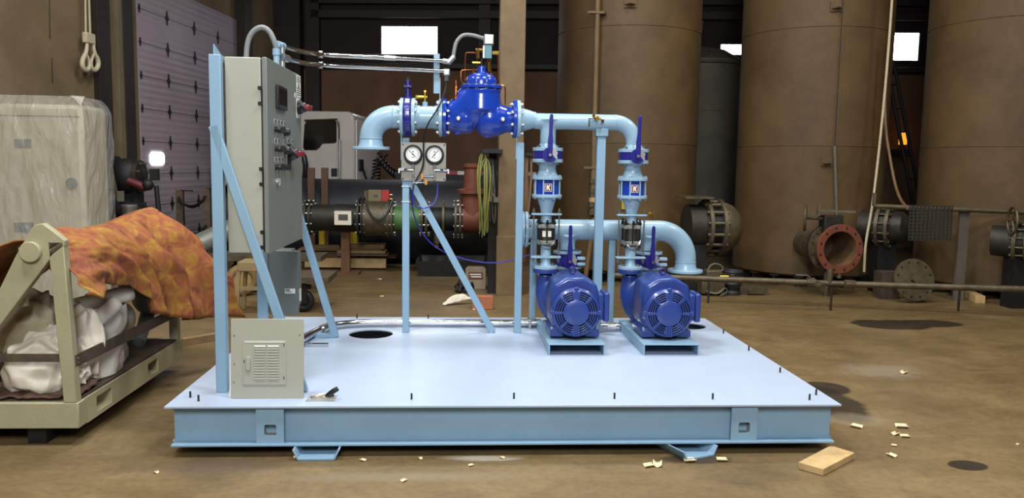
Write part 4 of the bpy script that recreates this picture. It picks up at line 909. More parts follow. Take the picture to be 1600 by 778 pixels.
# pipe rail on a post with the perforated mat
Yr = 5.1
a_, b_ = aty(1366, 322, Yr+.25), aty(1640, 333, Yr-.1)
t = thing('pipe_rail', 'waist high horizontal pipe rail on a flat steel post before the right tank', 'rail', aty(1512, 470, Yr))
obj('rail_pipe', MB().cyl(a_, b_, .03, n=14).cyl(a_, a_+V((0, 0, .16)), .026, n=12), m_oldsteel, t)
p = aty(1511, 326, Yr+.07); obj('post', MB().box(p.x-.06, p.x+.06, Yr+.10, Yr+.14, 0, p.z+.02), mat('post_gray', (92, 84, 74), .6, var=.15), t)
p = aty(1415, 321, Yr+.12); q = aty(1478, 375, Yr+.12)
holes = []
nx, nz = 11, 10; wx, wz = q.x-p.x, p.z-q.z
for i in range(nx):
    for j in range(nz):
        cx_, cz_ = p.x+wx*(i+.5)/nx, q.z+wz*(j+.5)/nz; s = .012; holes.append([(cx_-s, cz_-s), (cx_+s, cz_-s), (cx_+s, cz_+s), (cx_-s, cz_+s)])
one('perforated_mat', MB().plate([(p.x, q.z), (q.x, q.z), (q.x, p.z+.01), (p.x, p.z+.01)], holes, lambda a, b: (a, Yr+.02+(p.z-b)*-.03, b), (0, .015, 0)), m_mesh, 'dark perforated rubber mat hung over the pipe rail', 'mat')
# blind flange disc leaning, block behind
c = aty(1428, 437, 5.05); ax = V((.05, -1, .22)).normalized(); t = thing('blind_flange_disc', 'round steel blind flange with bolt holes leaning behind the floor pipe', 'flange', (c.x, 5.1, 0))
obj('disc', MB().cyl(c-ax*.012, c+ax*.012, .255, n=48), m_oldsteel, t); obj('centre_boss', MB().cyl(c+ax*.012, c+ax*.06, .055, n=4), m_rust, t)
bolts(t, c, ax, .215, 12, .026, .013, m=m_vdark, head=.003, name='bolt_hole')
p = aty(1389, 437, 5.35); one('timber_block', MB().box(p.x-.12, p.x+.12, 5.3, 5.5, 0, p.z+.1), m_darkwood, 'dirty timber block beside the leaning round flange', 'block')
p = atz(1541, 474, 0); one('timber_offcut', MB().obox((p.x-.02, p.y+.2, .047), V((.05, -.02, 0)), V((.06, .2, 0)), V((0, 0, .045))), m_wood, 'pale timber offcut on the floor right of the rail post', 'timber')
# long floor pipe
t = thing('floor_pipe', 'long bare steel pipe running low along the floor before the tanks', 'pipe', atz(1250, 470, 0))
pts = [aty(960, 430, 5.25), aty(1257, 441, 4.75)]; pts2 = [aty(1335, 444, 4.62), aty(1640, 453, 4.05)]
obj('left_run', MB().cyl(pts[0], pts[1], .036, n=14), m_oldsteel, t); obj('right_run', MB().cyl(pts2[0], pts2[1], .036, n=14), m_oldsteel, t)
mid = (pts[1]+pts2[0])/2; vv = obj('ball_valve', MB().cyl(pts[1], pts2[0], .034, n=14).cyl(pts[1]+V((.02, 0, 0)), pts[1]+V((.11, -.01, 0)), .055, n=8).cyl(pts2[0]-V((.12, 0, 0)), pts2[0], .05, n=8).cyl(pts[1]+V((.12, 0, -.005)), pts[1]+V((.14, -.16, -.04)), .045, n=16).cyl(mid, mid+V((0, 0, .17)), .035, n=12), m_oldsteel, t)
obj('valve_lever', MB().tube([pts[1]+V((.06, -.01, .06)), pts[1]+V((.02, -.01, .08)), pts[1]+V((-.11, -.01, .085))], .009, 8), m_hosegray, vv)
for x in (1108, 1300, 1500): 
    p = aty(x, 437 if x < 1200 else 446, 4.95 if x < 1200 else 4.5); obj('pipe_prop', MB().cyl((p.x, p.y, 0), (p.x, p.y, p.z-.03), .013, n=10), m_darksteel, t)
c = aty(1131, 435, 5.0); obj('coupling', MB().cyl(c+V((-.05, .01, 0)), c+V((.05, -.01, 0)), .052, n=10), m_brass, t)
# small machine with wire guard, globe valve, channel block near the left end of that pipe
c = atz(1115, 462, 0); t = thing('threading_tool', 'small grimy pipe tool with wire guard handle on the floor before the tanks', 'tool', c)
z2 = aty(1115, 412, c.y).z
obj('tool_body', MB().box(c.x-.16, c.x+.14, c.y-.02, c.y+.2, .02, .2).box(c.x-.1, c.x+.1, c.y, c.y+.15, .2, .32), m_oldsteel, t, bevel=.02)
obj('guard_handle', MB().tube([(c.x-.08, c.y+.05, .3), (c.x-.02, c.y+.05, z2), (c.x+.1, c.y+.05, z2-.02), (c.x+.13, c.y+.05, .3), (c.x-.08, c.y+.05, .3)], .012, 8, smooth=1), m_hosegray, t)
obj('tool_cable', MB().tube([(c.x-.1, c.y-.03, .06), (c.x+.02, c.y-.1, .03), (c.x+.12, c.y-.06, .12), (c.x+.18, c.y, .05), (c.x+.05, c.y-.12, .02)], .012, 8, smooth=2), m_hosegray, t)
c = atz(1147, 462, 0); t = thing('globe_valve', 'dark globe valve with flat handwheel standing on the floor by the first tank', 'valve', c)
zt_ = aty(1146, 424, c.y+.1).z
obj('valve_body', MB().lathe([(.11, 0), (.11, .03), (.08, .06), (.12, .14), (.1, .22), (.05, .26), (.03, zt_)], (c.x, c.y+.1, .002), 'z', 24), m_bigpipe, t)
obj('handwheel', MB().torus((c.x, c.y+.1, zt_), 'z', .115, .017, 28, 8).cyl((c.x-.11, c.y+.1, zt_), (c.x+.11, c.y+.1, zt_), .011, n=8), m_bigpipe, t)
c = atz(1180, 461, 0); one('channel_block', MB().prism([(c.x-.2, c.y, 0), (c.x+.17, c.y, 0), (c.x+.17, c.y, .10), (c.x-.2, c.y, .12)], (0, .1, 0)).box(c.x-.1, c.x+.1, c.y-.03, c.y-.002, .02, .06), m_oldsteel, 'short rusty channel block on the floor by the globe valve', 'steel block')
# hanging hose and ladder between second and third tank
p0 = aty(1394, 0, 5.9); p1 = aty(1372, 250, 5.9); p2 = aty(1366, 322, 5.3)
one('hanging_hose', MB().tube([V((p0.x, 5.9, 5)), p0, aty(1385, 120, 5.9), p1, aty(1362, 330, 5.8), aty(1352, 380, 5.75), aty(1350, 425, 5.75)], .016, 8, smooth=2), m_rope, 'pale hose hanging down the gap between the two right tanks', 'hose')
one('second_hose', MB().tube([aty(1389, 60, 6.1), aty(1380, 180, 6.1), aty(1395, 275, 5.9), aty(1405, 310, 5.6), aty(1418, 326, 5.2)], .018, 8, smooth=2), m_hosebrown, 'brown hose curving from the tank gap down to the perforated mat', 'hose')
one('tall_pole', MB().cyl(aty(1366, 300, 6.6), aty(1389, 0, 6.6)+V((0, 0, .6)), .035, n=12), m_column, 'slim brown pole standing along the right side of the middle tank', 'pole')
t = thing('leaning_ladder', 'dark ladder leaning in the gap below the right hand window', 'ladder', aty(1430, 300, 9))
for x0_, x1_ in ((1384, 1420), (1396, 1433)): obj('ladder_rail', MB().cyl(aty(x0_, 95, 9.6), aty(x1_+20, 390, 9.0), .03, n=10), m_vdark, t)
for i in range(9):
    f = i/8; a = aty(1384+56*f, 95+295*f, 9.6-.6*f); b = aty(1396+57*f, 95+295*f, 9.6-.6*f); obj('ladder_rung', MB().cyl(a, b, .02, n=8), m_vdark, t)
p = onback(1411, 215, .4); one('wall_lamp', MB().obox(p, V((.06, 0, 0)), V((0, .05, 0)), V((0, 0, .14))), m_lamp, 'small glowing orange lamp low on the back wall below the right window', 'lamp')
p = onback(1400, 237, .5); one('dark_shelf', bbox_(MB(), (p-BO).dot(BA)-.25, (p-BO).dot(BA)+.3, BW-.45, BW-.05, p.z-.05, p.z+.05), m_vdark, 'dark shelf fixed on the back wall under the orange lamp', 'shelf')
p = aty(1093, 46, 11.5); one('hanging_sheet', MB().obox(p, V((.06, .02, 0)), V((0, .01, 0)), V((.02, 0, .17))), m_hosegray, 'pale tilted sheet hanging high above the gray green tank', 'sheet')

# ================================================================== MIDDLE BACKGROUND
# brown square column with hoses
struct('trim_30', MB().box(1.985, 2.285, 5.45, 5.75, 0, 7.5), m_column, bevel=.006)
struct('trim_31', MB().box(1.975, 2.295, 5.44, 5.76, 0, .72), m_column, bevel=.006)
c = aty(758, 238, 5.25)
def coil(name, label, px, py0, py1, wpx, Y, r, m, n):
    mb = MB(); pts = []; tot = n*24
    ctr = aty(px, (py0+py1)/2, Y); hh = abs(aty(px, py0, Y).z-aty(px, py1, Y).z)/2; ww = wpx/FPX*9.5
    for i in range(tot+1):
        a = 2*PI*i/24; q = i/tot; lp = q*n; wob = .75+.5*noise.noise(V((lp*.9, px*.1, 0)))*1.6; pts.append((ctr.x+ww*wob*math.sin(a)*(.6+.4*math.cos(a))+.06*noise.noise(V((lp*1.3, 5, px)))*2, Y-.05*q+.03*math.cos(a*2), ctr.z+hh*(.9+.25*noise.noise(V((lp*.7, 2, px))))*math.cos(a)))
    mb.tube(pts, r, 7); return one(name, mb, m, label, 'hose')
coil('hose_coil', 'yellow green cable loops hanging on the post beside the brown column', 756, 240, 372, 11, 5.35, .0085, m_hoseyel, 6)
gc = coil('hose_coil', 'gray cable loops hanging between the yellow green cable and the column', 767, 242, 352, 8, 5.5, .009, m_hosegray, 4)
coil('hose_coil', 'brown hose loops hanging on the right side of the brown column', 820, 236, 420, 8, 5.6, .016, m_hosebrown, 4)
for px, py, h in ((763, 311, .04), (775, 312, .03)): obj('cable_plug', MB().obox(aty(px, py, 5.42), V((h, 0, 0)), V((0, .03, 0)), V((0, 0, .03))).tube([aty(px, py, 5.42), aty(767, 300, 5.45), aty(767, 290, 5.48)], .01, 6, smooth=1), m_hosegray, gc)
p = aty(768, 430, 5.6); one('hose_post', MB().box(p.x-.05, p.x+.05, 5.58, 5.66, 0, aty(768, 232, 5.6).z).box(p.x-.14, p.x+.1, 5.27, 5.66, aty(768, 240, 5.6).z, aty(768, 234, 5.6).z), m_vdark, 'dark steel post with arm carrying the cable loops', 'post')
p = aty(828, 240, 5.6); one('column_arm', MB().box(2.296, 2.52, 5.53, 5.63, p.z-.03, p.z+.01), m_vdark, 'dark arm on the brown column holding the brown hose', 'bracket')
# box with red label, orange brick, rag, gear under it
c = atz(743, 452, 0); t = thing('label_box', 'worn white box with red label standing against the brown column foot', 'box', c)
zt_ = aty(740, 418, c.y).z
obj('box_body', MB().prism([(c.x-.13, c.y, 0), (c.x+.13, c.y, 0), (c.x+.13, c.y, zt_-.02), (c.x+.10, c.y, zt_), (c.x-.10, c.y, zt_), (c.x-.13, c.y, zt_-.03)], (0, .16, 0)), mat('worn_white', (146, 130, 108), .6, var=.12), t, bevel=.006)
lb = obj('red_label', MB().box(c.x-.09, c.x+.09, c.y-.004, c.y-.001, zt_-.15, zt_-.06), m_redrust, t)
obj('label_text', MB().box(c.x-.075, c.x+.07, c.y-.006, c.y-.0045, zt_-.095, zt_-.08).box(c.x-.06, c.x+.075, c.y-.006, c.y-.0045, zt_-.125, zt_-.11), m_white, lb)
c = atz(756, 484, 0); one('orange_brick', MB().box(c.x-.13, c.x+.1, c.y, c.y+.1, 0, .15), m_brick, 'orange fire brick block on the floor behind the long brace', 'brick', bevel=.008)
c = atz(713, 478, 0); one('white_rag', MB().grid(lambda u, v: V((c.x-.15+.33*u, c.y+.12*u+.08*v*math.sin(PI*(.15+.7*u)), .012+.07*math.sin(PI*u)*math.sin(PI*v)+.03*noise.noise(V((u*5, v*4, 1)))+.05*u)), 18, 10), m_cloth, 'white crumpled rag on the floor behind the braced post', 'rag', solid=.01)
c = atz(727, 458, 0); mb = MB()
for i in range(14): mb.tube([(c.x+random.uniform(-.14, .1), c.y+random.uniform(-.05, .2), .02+random.uniform(0, .05)), (c.x+random.uniform(-.1, .1), c.y+random.uniform(0, .15), .1+random.uniform(0, .12)), (c.x+random.uniform(-.14, .1), c.y+random.uniform(-.05, .2), .02)], .02, 6, smooth=1)
one('cable_heap', mb, m_vdark, 'dark heap of cables on the floor beside the worn white box', 'cable')
# long flanged pipe spool run
YP = 7.3; zc_ = aty(600, 341, YP).z
def X(px): return aty(px, 341, YP).x
t = thing('test_pipe_run', 'long flanged test pipe on a stand with green section and gray flow meter', 'pipe run', (X(600), YP, 0))
def seg(n, a, b, r, m): return obj(n, MB().cyl((X(a), YP, zc_), (X(b), YP, zc_), r, n=32), m, t)
seg('dark_pipe', 478, 525, .19, m_darksteel); seg('meter_pipe', 525, 562, .2, m_darksteel); seg('flow_tube', 566, 612, .245, m_oldsteel); seg('green_pipe', 616, 662, .185, m_green); seg('black_pipe', 668, 712, .17, m_vdark)
for px, r in ((480, .25), (487, .25), (562, .3), (568, .3), (608, .28), (614, .28), (660, .27), (667, .27), (693, .26), (712, .3), (719, .3)):
    obj('flange', MB().ring((X(px), YP, zc_), 'x', r, r*.5, .03, 36), m_darksteel if px < 600 else m_oldsteel, t)
for px in (484, 565, 611, 664, 716): bolts(t, (X(px), YP, zc_), 'x', .235 if px != 716 else .26, 10, .1, .02, m=m_zinc)
gv = obj('red_gate_valve', MB().cyl((X(722), YP, zc_), (X(748), YP, zc_), .2, n=28).lathe([(.2, 0), (.17, .2), (.16, .36), (.22, .37), (.22, .42), (.13, .44), (.11, .72), (.13, .74), (.13, .78), (.04, .8)], (X(737), YP, zc_), 'z', 28), m_redrust, t)
p = aty(537, 340, YP-.26); mh = obj('meter_display', MB().box(p.x-.12, p.x+.12, YP-.34, YP-.2, p.z-.1, p.z+.1), m_malle, t, bevel=.015)
obj('display_face', MB().box(p.x-.115, p.x+.115, YP-.345, YP-.341, p.z-.095, p.z+.095), m_bag, mh); obj('display_screen', MB().box(p.x-.06, p.x+.07, YP-.35, YP-.346, p.z-.03, p.z+.05), m_ink, mh)
obj('pipe_stand', MB().box(X(540)-.06, X(540)+.06, YP-.05, YP+.05, 0, zc_-.2).box(X(540)-.22, X(540)+.2, YP-.2, YP+.2, 0, .03), mat('rust_stand', (98, 66, 42), .7, var=.2), t)
obj('drain_stub', MB().cyl((X(683), YP, zc_-.35), (X(683), YP, zc_-.15), .05, n=12).cyl((X(683), YP, zc_-.42), (X(683), YP, zc_-.35), .03, n=8), m_oldsteel, t)
obj('hanging_wire', MB().tube([(X(575), YP-.26, zc_+.22), (X(583), YP-.28, zc_+.05), (X(595), YP-.3, zc_-.03), (X(608), YP-.28, zc_+.08), (X(614), YP-.2, zc_+.25)], .014, 7, smooth=2), m_black, t)
obj('end_valve', MB().cyl((X(750), YP, zc_), (X(762), YP, zc_), .26, n=32), m_vdark, t); bolts(t, (X(756), YP, zc_), 'x', .23, 10, .1, .022)
# instrument box
p = aty(591, 311, 7.45); t = thing('instrument_box', 'beige and red instrument box on a bracket over the test pipe', 'instrument', p)
obj('box_body', MB().box(p.x-.14, p.x+.05, 7.4, 7.55, p.z-.13, p.z+.13), mat('tan_box', (120, 108, 76), .5, var=.05), t, bevel=.006)
obj('red_end', MB().box(p.x+.051, p.x+.16, 7.4, 7.55, p.z-.13, p.z+.13), mat('signal_red', (176, 44, 48), .5, var=.05), t, bevel=.006)
obj('cable_gland', MB().cyl((p.x+.161, 7.47, p.z-.07), (p.x+.2, 7.47, p.z-.07), .016, n=8).cyl((p.x+.161, 7.47, p.z), (p.x+.2, 7.47, p.z), .016, n=8).cyl((p.x+.161, 7.47, p.z+.06), (p.x+.2, 7.47, p.z+.06), .016, n=8), m_brass, t)
obj('box_window', MB().box(p.x-.06, p.x, 7.396, 7.399, p.z+.03, p.z+.06), m_ink, t)
obj('bracket', MB().box(p.x-.2, p.x-.15, 7.46, 7.5, p.z-.35, p.z+.12), m_rust, t)
# lumber
Yl = 7.75; nb = 0
def board(x0, x1, y0, y1, Y, m, la, dep=.09):
    p = aty(x0, y1, Y); q = aty(x1, y0, Y); one('lumber_board', MB().box(p.x, q.x, Y, Y+dep, aty((x0+x1)/2, y1, Y).z, aty((x0+x1)/2, y0, Y).z), m, la, 'board', 'boards piled under the test pipe', bevel=.004)
m_wood2 = mat('old_board', (132, 108, 74), .7, var=.3, scale=5)
m_wood3 = mat('dark_board', (92, 72, 48), .7, var=.3, scale=5)  # darkest of the board browns
board(476, 536, 403, 418, Yl, m_wood, 'thick pale beam at the pile foot left of the pipe stand')
board(543, 603, 404, 419, Yl, m_wood, 'thick pale beam at the pile foot right of the pipe stand')
board(475, 530, 383, 389, Yl+.02, m_wood2, 'short board at the top left of the lumber pile')
board(540, 600, 382, 389, Yl+.02, m_wood2, 'short board at the top right of the lumber pile', .3)
board(466, 596, 389, 392, Yl, m_wood2, 'long thin board second from the top of the lumber pile', .3)
board(527, 602, 392, 396, Yl-.02, m_wood, 'thin bright board in the middle of the lumber pile', .3)
board(490, 535, 393, 402, Yl+.03, m_wood3, 'dark board end under the long thin board', .3)
board(527, 606, 397, 400, Yl-.03, m_wood2, 'thin board just above the right pale beam', .3)
board(560, 618, 401, 403, Yl+.1, m_wood3, 'board sticking out at the right of the lumber pile', .3)
for i, px in enumerate((503, 545, 555)):
    p = aty(px, 372, 7.95); one('yellow_post', MB().cyl((p.x, 7.95, aty(px, 398, 7.95).z-.3), (p.x, 7.95, aty(px, 355, 7.95).z+.05), .05, n=14), m_yellow, ('leftmost', 'middle', 'rightmost')[i]+' of three yellow posts behind the lumber pile', 'post')
# black trough
a = atz(655, 432, 0); b = atz(760, 436, 0); zt_ = aty(700, 408, a.y+.3).z
t = MB(); y0 = a.y; y1 = a.y+.75; hgt = .22
o_ = [(a.x-.05, y0-.05, hgt), (b.x+.05, y0-.05, hgt), (b.x+.05, y1+.05, hgt), (a.x-.05, y1+.05, hgt)]; i_ = [(a.x, y0, 0), (b.x, y0, 0), (b.x, y1, 0), (a.x, y1, 0)]
t.loft([i_, o_, [(x+(.04 if i in (0, 3) else -.04), y+(.04 if i < 2 else -.04), hgt) for i, (x, y, z) in enumerate(o_)], [(x+(.04 if i in (0, 3) else -.04), y+(.04 if i < 2 else -.04), .02) for i, (x, y, z) in enumerate(i_)]])
one('black_trough', t, m_tray, 'long black plastic trough on the floor behind the braced post', 'trough')
# big dark pipe lying behind
Yb = 8.75; rb = .66; xa = -2.0; xb = aty(775, 340, Yb).x
t = thing('large_pipe', 'very large dark navy pipe lying on the floor in front of the truck', 'pipe', ((xa+xb)/2, Yb, 0))
obj('pipe_wall', MB().lathe([(rb, 0), (rb, xb-xa), (rb-.03, xb-xa), (rb-.03, 0)], (xa, Yb, rb), 'x', 64, cap=False), m_bigpipe, t)
for x in (xa+.02, xb-.02): obj('end_ring', MB().ring((x, Yb, rb), 'x', rb+.02, rb-.05, .04, 64), m_darksteel, t)
# brown uprights leaning by the pipe
for i, px in enumerate((487, 508)):
    p = aty(px, 330, 8.0); one('rusty_upright', MB().box(p.x-.05, p.x+.05, 7.97, 8.03, 0, aty(px, 262, 8).z), mat('rust_brown_%d' % i, (84, 58, 42), .7, var=.2), ('left' if i == 0 else 'right')+' rusty upright bar in front of the large dark pipe', 'upright')
# truck
Yt = 9.75; c = aty(555, 285, Yt); ux = V((-.9975, .07, 0)); uy = V((.07, .9975, 0)); zb = 1.15; ztp = aty(540, 174, Yt).z
def tp(a, b, z): return V((c.x, Yt, 0))+ux*a+uy*b+V((0, 0, z))
t = thing('truck', 'white truck cab with dark side window parked behind the large pipe', 'truck', tp(1, 1, 0))
prof = [(0, zb), (0, ztp-.16), (.03, ztp-.05), (.12, ztp), (1.6, ztp), (2.0, ztp-.12), (2.3, ztp-.8), (2.5, ztp-.95), (2.5, zb)]
obj('cab', MB().loft([[tp(a, b, z) for a, z in prof] for b in (0, 2.3)]), m_truck, t, bevel=.04)
obj('rear_panel', MB().prism([tp(-.004, b, z) for b, z in rrect(.06, 2.24, zb+.02, ztp-.12, .1)], -ux*.012), m_truckrear, t)
def side(px, py): q = hit(px, py, tp(0, -.01, 0), uy); return q
wn = obj('side_window', MB().prism([side(*q) for q in ((479, 189), (523, 187), (526, 190), (526, 221), (524, 223), (504, 224), (499, 231), (494, 234), (476, 234), (474, 230), (476, 195))], -uy*.012), m_glassdark, t)
obj('window_seal', MB().tube([side(*q)-uy*.012 for q in ((476, 188), (527, 186), (530, 200), (530, 282))], .012, 8), m_darksteel, t)
obj('door_seam', MB().tube([side(*q)-uy*.002 for q in ((530, 190), (530, 283), (478, 283))], .006, 6), m_ink, t)
obj('grab_bar', MB().cyl(side(532, 218)-uy*.05, side(532, 281)-uy*.05, .022, n=10), m_zinc, t)
obj('door_handle', MB().prism([side(*q) for q in ((518, 263), (527, 263), (527, 275), (518, 275))], -uy*.02), m_black, t)
obj('marker_lamp', MB().ball(tp(1.05, .1, ztp+.02), .05, 1.6, 1, .6, 2), m_lamp, t)
obj('mirror_arm', MB().tube([side(466, 238)-uy*.1, side(478, 240)-uy*.16, side(482, 262)-uy*.16, side(478, 284)-uy*.12], .05, 10, smooth=1), m_black, t)
obj('chassis', MB().obox(tp(.9, 1.15, .95), ux*1.7, uy*.5, V((0, 0, .14))), m_vdark, t)
for a in (-.2, 2.0):
    for b in (.25, 2.05): obj('wheel', MB().cyl(tp(a, b-.15, .5), tp(a, b+.15, .5), .5, n=32), m_rubber, t)
hb = obj('hose_connector', MB().obox(tp(-.03, .35, 1.55), ux*.02, uy*.16, V((0, 0, .09))), m_black, t)
mb = MB(); mb.tube([tp(-.05, .4, 1.5), tp(-.1, .5, 1.25), tp(-.14, .9, 1.3), tp(-.16, 1.4, 1.6), tp(-.3, 1.6, 1.75)], .018, 8, smooth=2); obj('air_line', mb, m_black, t)
pts = [];  A_ = aty(590, 243, 10.3); B_ = aty(645, 272, 10.3)
for i in range(14*12+1):
    q = i/(14*12); a = q*14*2*PI; ctr = A_.lerp(B_, q)-V((0, 0, .16*math.sin(PI*q))); pts.append(ctr+V((.02*math.cos(a), .07*math.cos(a), .075*math.sin(a))))
obj('coiled_hose', MB().tube(pts, .013, 6), m_black, t)
pts = []; A_ = aty(589, 248, 10.3); B_ = aty(587, 284, 10.3)
for i in range(7*12+1):
    q = i/(7*12); a = q*7*2*PI; pts.append(A_.lerp(B_, q)+V((.07*math.cos(a), .07*math.sin(a), 0)))
obj('coiled_hose', MB().tube(pts, .013, 6), m_black, t)
# trailer frame with reflective tape
p = aty(618, 275, 10.1); q = aty(772, 275, 10.1); zt_ = aty(700, 271, 10.1).z
t = thing('trailer_deck', 'dark trailer deck edge with red and white reflective tape beside the column', 'trailer', ((p.x+q.x)/2, 10.4, 0))
obj('deck_frame', MB().box(p.x, q.x+.6, 10.1, 11.6, zt_-.16, zt_+.02), m_vdark, t)
obj('deck_box', MB().box(p.x+.05, p.x+.45, 10.08, 10.7, zt_+.021, zt_+.11), m_vdark, t)
xx = aty(690, 268, 10.08).x; i = 0
while xx < q.x+.5:
    obj('tape', MB().box(xx, xx+.28, 10.085, 10.097, zt_-.02, zt_+.045), m_taper if i % 2 == 0 else m_tapew, t); xx += .28; i += 1
obj('trailer_leg', MB().box(q.x, q.x+.2, 10.4, 10.6, 0, zt_-.17).box(p.x+.3, p.x+.5, 10.4, 10.6, 0, zt_-.17), m_vdark, t)

# ================================================================== LEFT SIDE
# cabinet wrapped in clear film
t = thing('wrapped_cabinet', 'gray electrical cabinet wrapped in clear plastic film against the left wall', 'cabinet', (-2.95, 4.9, 0))
x0_, x1_ = -3.42, aty(131, 250, 4.6).x; zc2 = aty(60, 163, 4.7).z
obj('cabinet_body', MB().box(x0_, x1_, 4.6, 5.2, 0, zc2), m_wrapcab, t, bevel=.05)
obj('door_line', MB().box(x0_+.02, x1_-.03, 4.596, 4.599, aty(60, 181, 4.6).z-.004, aty(60, 181, 4.6).z+.004), m_ink, t)
for px, py, w_, h_ in ((29, 224, .04, .045), (43, 224, .04, .045), (30, 355, .05, .05), (45, 355, .05, .05)):
    p = aty(px, py, 4.6); obj('vent', MB().box(p.x-w_, p.x+w_, 4.592, 4.599, p.z-h_, p.z+h_), m_ink, t)
p = aty(113, 286, 4.6); obj('door_knob', MB().cyl((p.x, 4.57, p.z), (p.x, 4.599, p.z), .055, n=20), m_ink, t)
def filmf(u, v):
    P_ = [(x0_-.03, 4.55), (x1_+.02, 4.55), (x1_+.03, 5.22)]
    L1 = 1.05/(1.05+.65); 
    if u < L1: f = u/L1; b = V((P_[0][0]+(P_[1][0]-P_[0][0])*f, P_[0][1], 0)); n_ = V((0, -1, 0))
    else: f = (u-L1)/(1-L1); b = V((P_[1][0]+(P_[2][0]-P_[1][0])*f, P_[1][1]+(P_[2][1]-P_[1][1])*f, 0)); n_ = V((1, 0, 0))
    z = .1+v*(zc2-.06); wr = noise.noise(V((u*9+v*2.5, v*4.2-u*3, 2.2)))+.5*noise.noise(V((u*24-v*6, v*10, 5)))
    tp_ = max(0, v-.93)/.07
    return b+n_*(.03*wr+.02-.12*tp_*tp_)+V((0, 0, z+tp_*.05))
obj('plastic_film', MB().grid(filmf, 90, 70), m_film, t)
# crane hooks hanging on the wall
def wl(px, py, off=.12): return onleft(px, py, off)
t = thing('hanging_hooks', 'pair of pale crane hooks on ropes hanging against the left wall', 'hooks', wl(140, 112))
obj('rope', MB().cyl(wl(134, 60), wl(133, -30), .012, n=8), m_rope, t); obj('rope', MB().cyl(wl(141, 60), wl(138, -30), .012, n=8), m_rope, t)
c = wl(139, 60); obj('hook_block', MB().obox(c, BB*.1, BA*.03, V((0, 0, .065))), m_rope, t, bevel=.01)
for px, sg in ((134, 1), (148, -1)):
    tp0 = wl(px+2*sg, 68); pts = [(px+2*sg, 68), (px+1*sg, 82), (px-5*sg, 92), (px-6*sg, 103), (px, 111), (px+6*sg, 106), (px+6*sg, 96), (px+1*sg, 84)]
    obj('hook', MB().tube([wl(*q_, .13) for q_ in pts], [.018, .024, .028, .03, .03, .026, .018, .014], 10, smooth=2), m_rope, t)
for px, y0, y1 in ((77, 0, 60), (81, 90, 130)): trim(MB().cyl(wl(px, y0, .004), wl(px+1, y1, .004), .006, n=6), m_darksteel)
# dark flanged machinery below the columns
Ym = 5.85
t = thing('flanged_pipework', 'dark heavy flanged pipework stored between the wrapped cabinet and the panel door', 'pipework', (aty(180, 300, Ym).x, Ym, 0))
def Xm(px, py): return aty(px, py, Ym)
obj('top_pipe', MB().cyl(Xm(138, 270), Xm(182, 272), .17, n=28), m_darksteel, t)
for px in (142, 158, 182): obj('flange', MB().ring(Xm(px, 271), 'x', .21, .1, .04, 32), m_vdark, t)
obj('valve_body', MB().ball(Xm(200, 275), .2, 1, 1, 1.1), m_vdark, t); obj('flange', MB().ring(Xm(218, 276), 'x', .2, .1, .05, 28), m_darksteel, t); bolts(t, Xm(218, 276), 'x', .17, 8, .09, .02, m=m_oldsteel)
obj('lower_pipe', MB().tube([Xm(140, 310), Xm(175, 318), Xm(205, 330), Xm(225, 345)], .16, 20, smooth=1), m_vdark, t)
p = Xm(150, 330); obj('support_leg', MB().box(p.x-.15, p.x+.1, Ym-.1, Ym+.15, 0, Xm(150, 290).z), m_vdark, t); p = Xm(205, 330); obj('support_leg', MB().box(p.x-.12, p.x+.1, Ym-.05, Ym+.15, 0, Xm(205, 290).z), m_vdark, t)
p0, p1 = Xm(186, 258), Xm(196, 310); obj('lever_bar', MB().bar(p0+V((0, -.26, 0)), p1+V((0, -.26, 0)), .06, .02), m_oldsteel, t)
obj('red_handle', MB().cyl(Xm(212, 282)+V((0, -.22, 0)), Xm(238, 292)+V((0, -.22, 0)), .05, n=10), mat('dull_red', (84, 30, 34), .5), t); obj('handle_end', MB().ball(Xm(242, 288)+V((0, -.22, 0)), .07, sub=2), m_vdark, t)
for x0p in (181, 199): p = Xm(x0p, 297); q = Xm(x0p+11, 313); obj('paper_tag', MB().box(p.x, q.x, Ym-.3, Ym-.29, q.z, p.z), m_hosegray, t)
obj('upper_post', MB().box(Xm(240, 270).x-.05, Xm(240, 270).x+.05, Ym, Ym+.06, Xm(240, 282).z, Xm(240, 264).z).cyl(Xm(244, 290), Xm(248, 330), .03, n=8), m_vdark, t)
# chain rack
t = thing('chain_rack', 'steel rack of two posts with slack chains before the panel door', 'rack', (-2.4, 7.75, 0))
p0 = aty(281, 297, 7.9); p1 = aty(323, 295, 7.6)
for p in (p0, p1): obj('post', MB().box(p.x-.05, p.x+.05, p.y-.04, p.y+.04, 0, p.z), m_rust, t)
obj('top_bar', MB().cyl(p0, p0+V((.25, -.2, 0)), .012, n=8).cyl(p1, p1+V((.25, -.1, 0)), .015, n=8), m_darksteel, t)
for dz in (.1, .52):
    a = p0-V((0, 0, dz)); b = p1-V((0, 0, dz))
    obj('chain', MB().tube([a.lerp(b, i/10)-V((0, .06, .62*(i/10)*(1-i/10))) for i in range(11)], .018, 8), m_darksteel, t)
    obj('chain', MB().tube([a.lerp(b, i/10)-V((0, .09, .4*(i/10)*(1-i/10)+.03)) for i in range(11)], .014, 8), m_darksteel, t)
obj('lower_bar', MB().cyl(p0-V((0, 0, .9)), p1-V((0, 0, .85)), .02, n=8), m_darksteel, t)
p = aty(202, 321, 5.6); one('steel_canister', MB().lathe([(.085, 0), (.085, p.z-.04), (.092, p.z-.03), (.092, p.z), (.08, p.z+.012), (.03, p.z+.014)], (p.x, 5.6, 0), 'z', 28), m_stain, 'shiny steel canister top showing above the orange cover', 'canister')
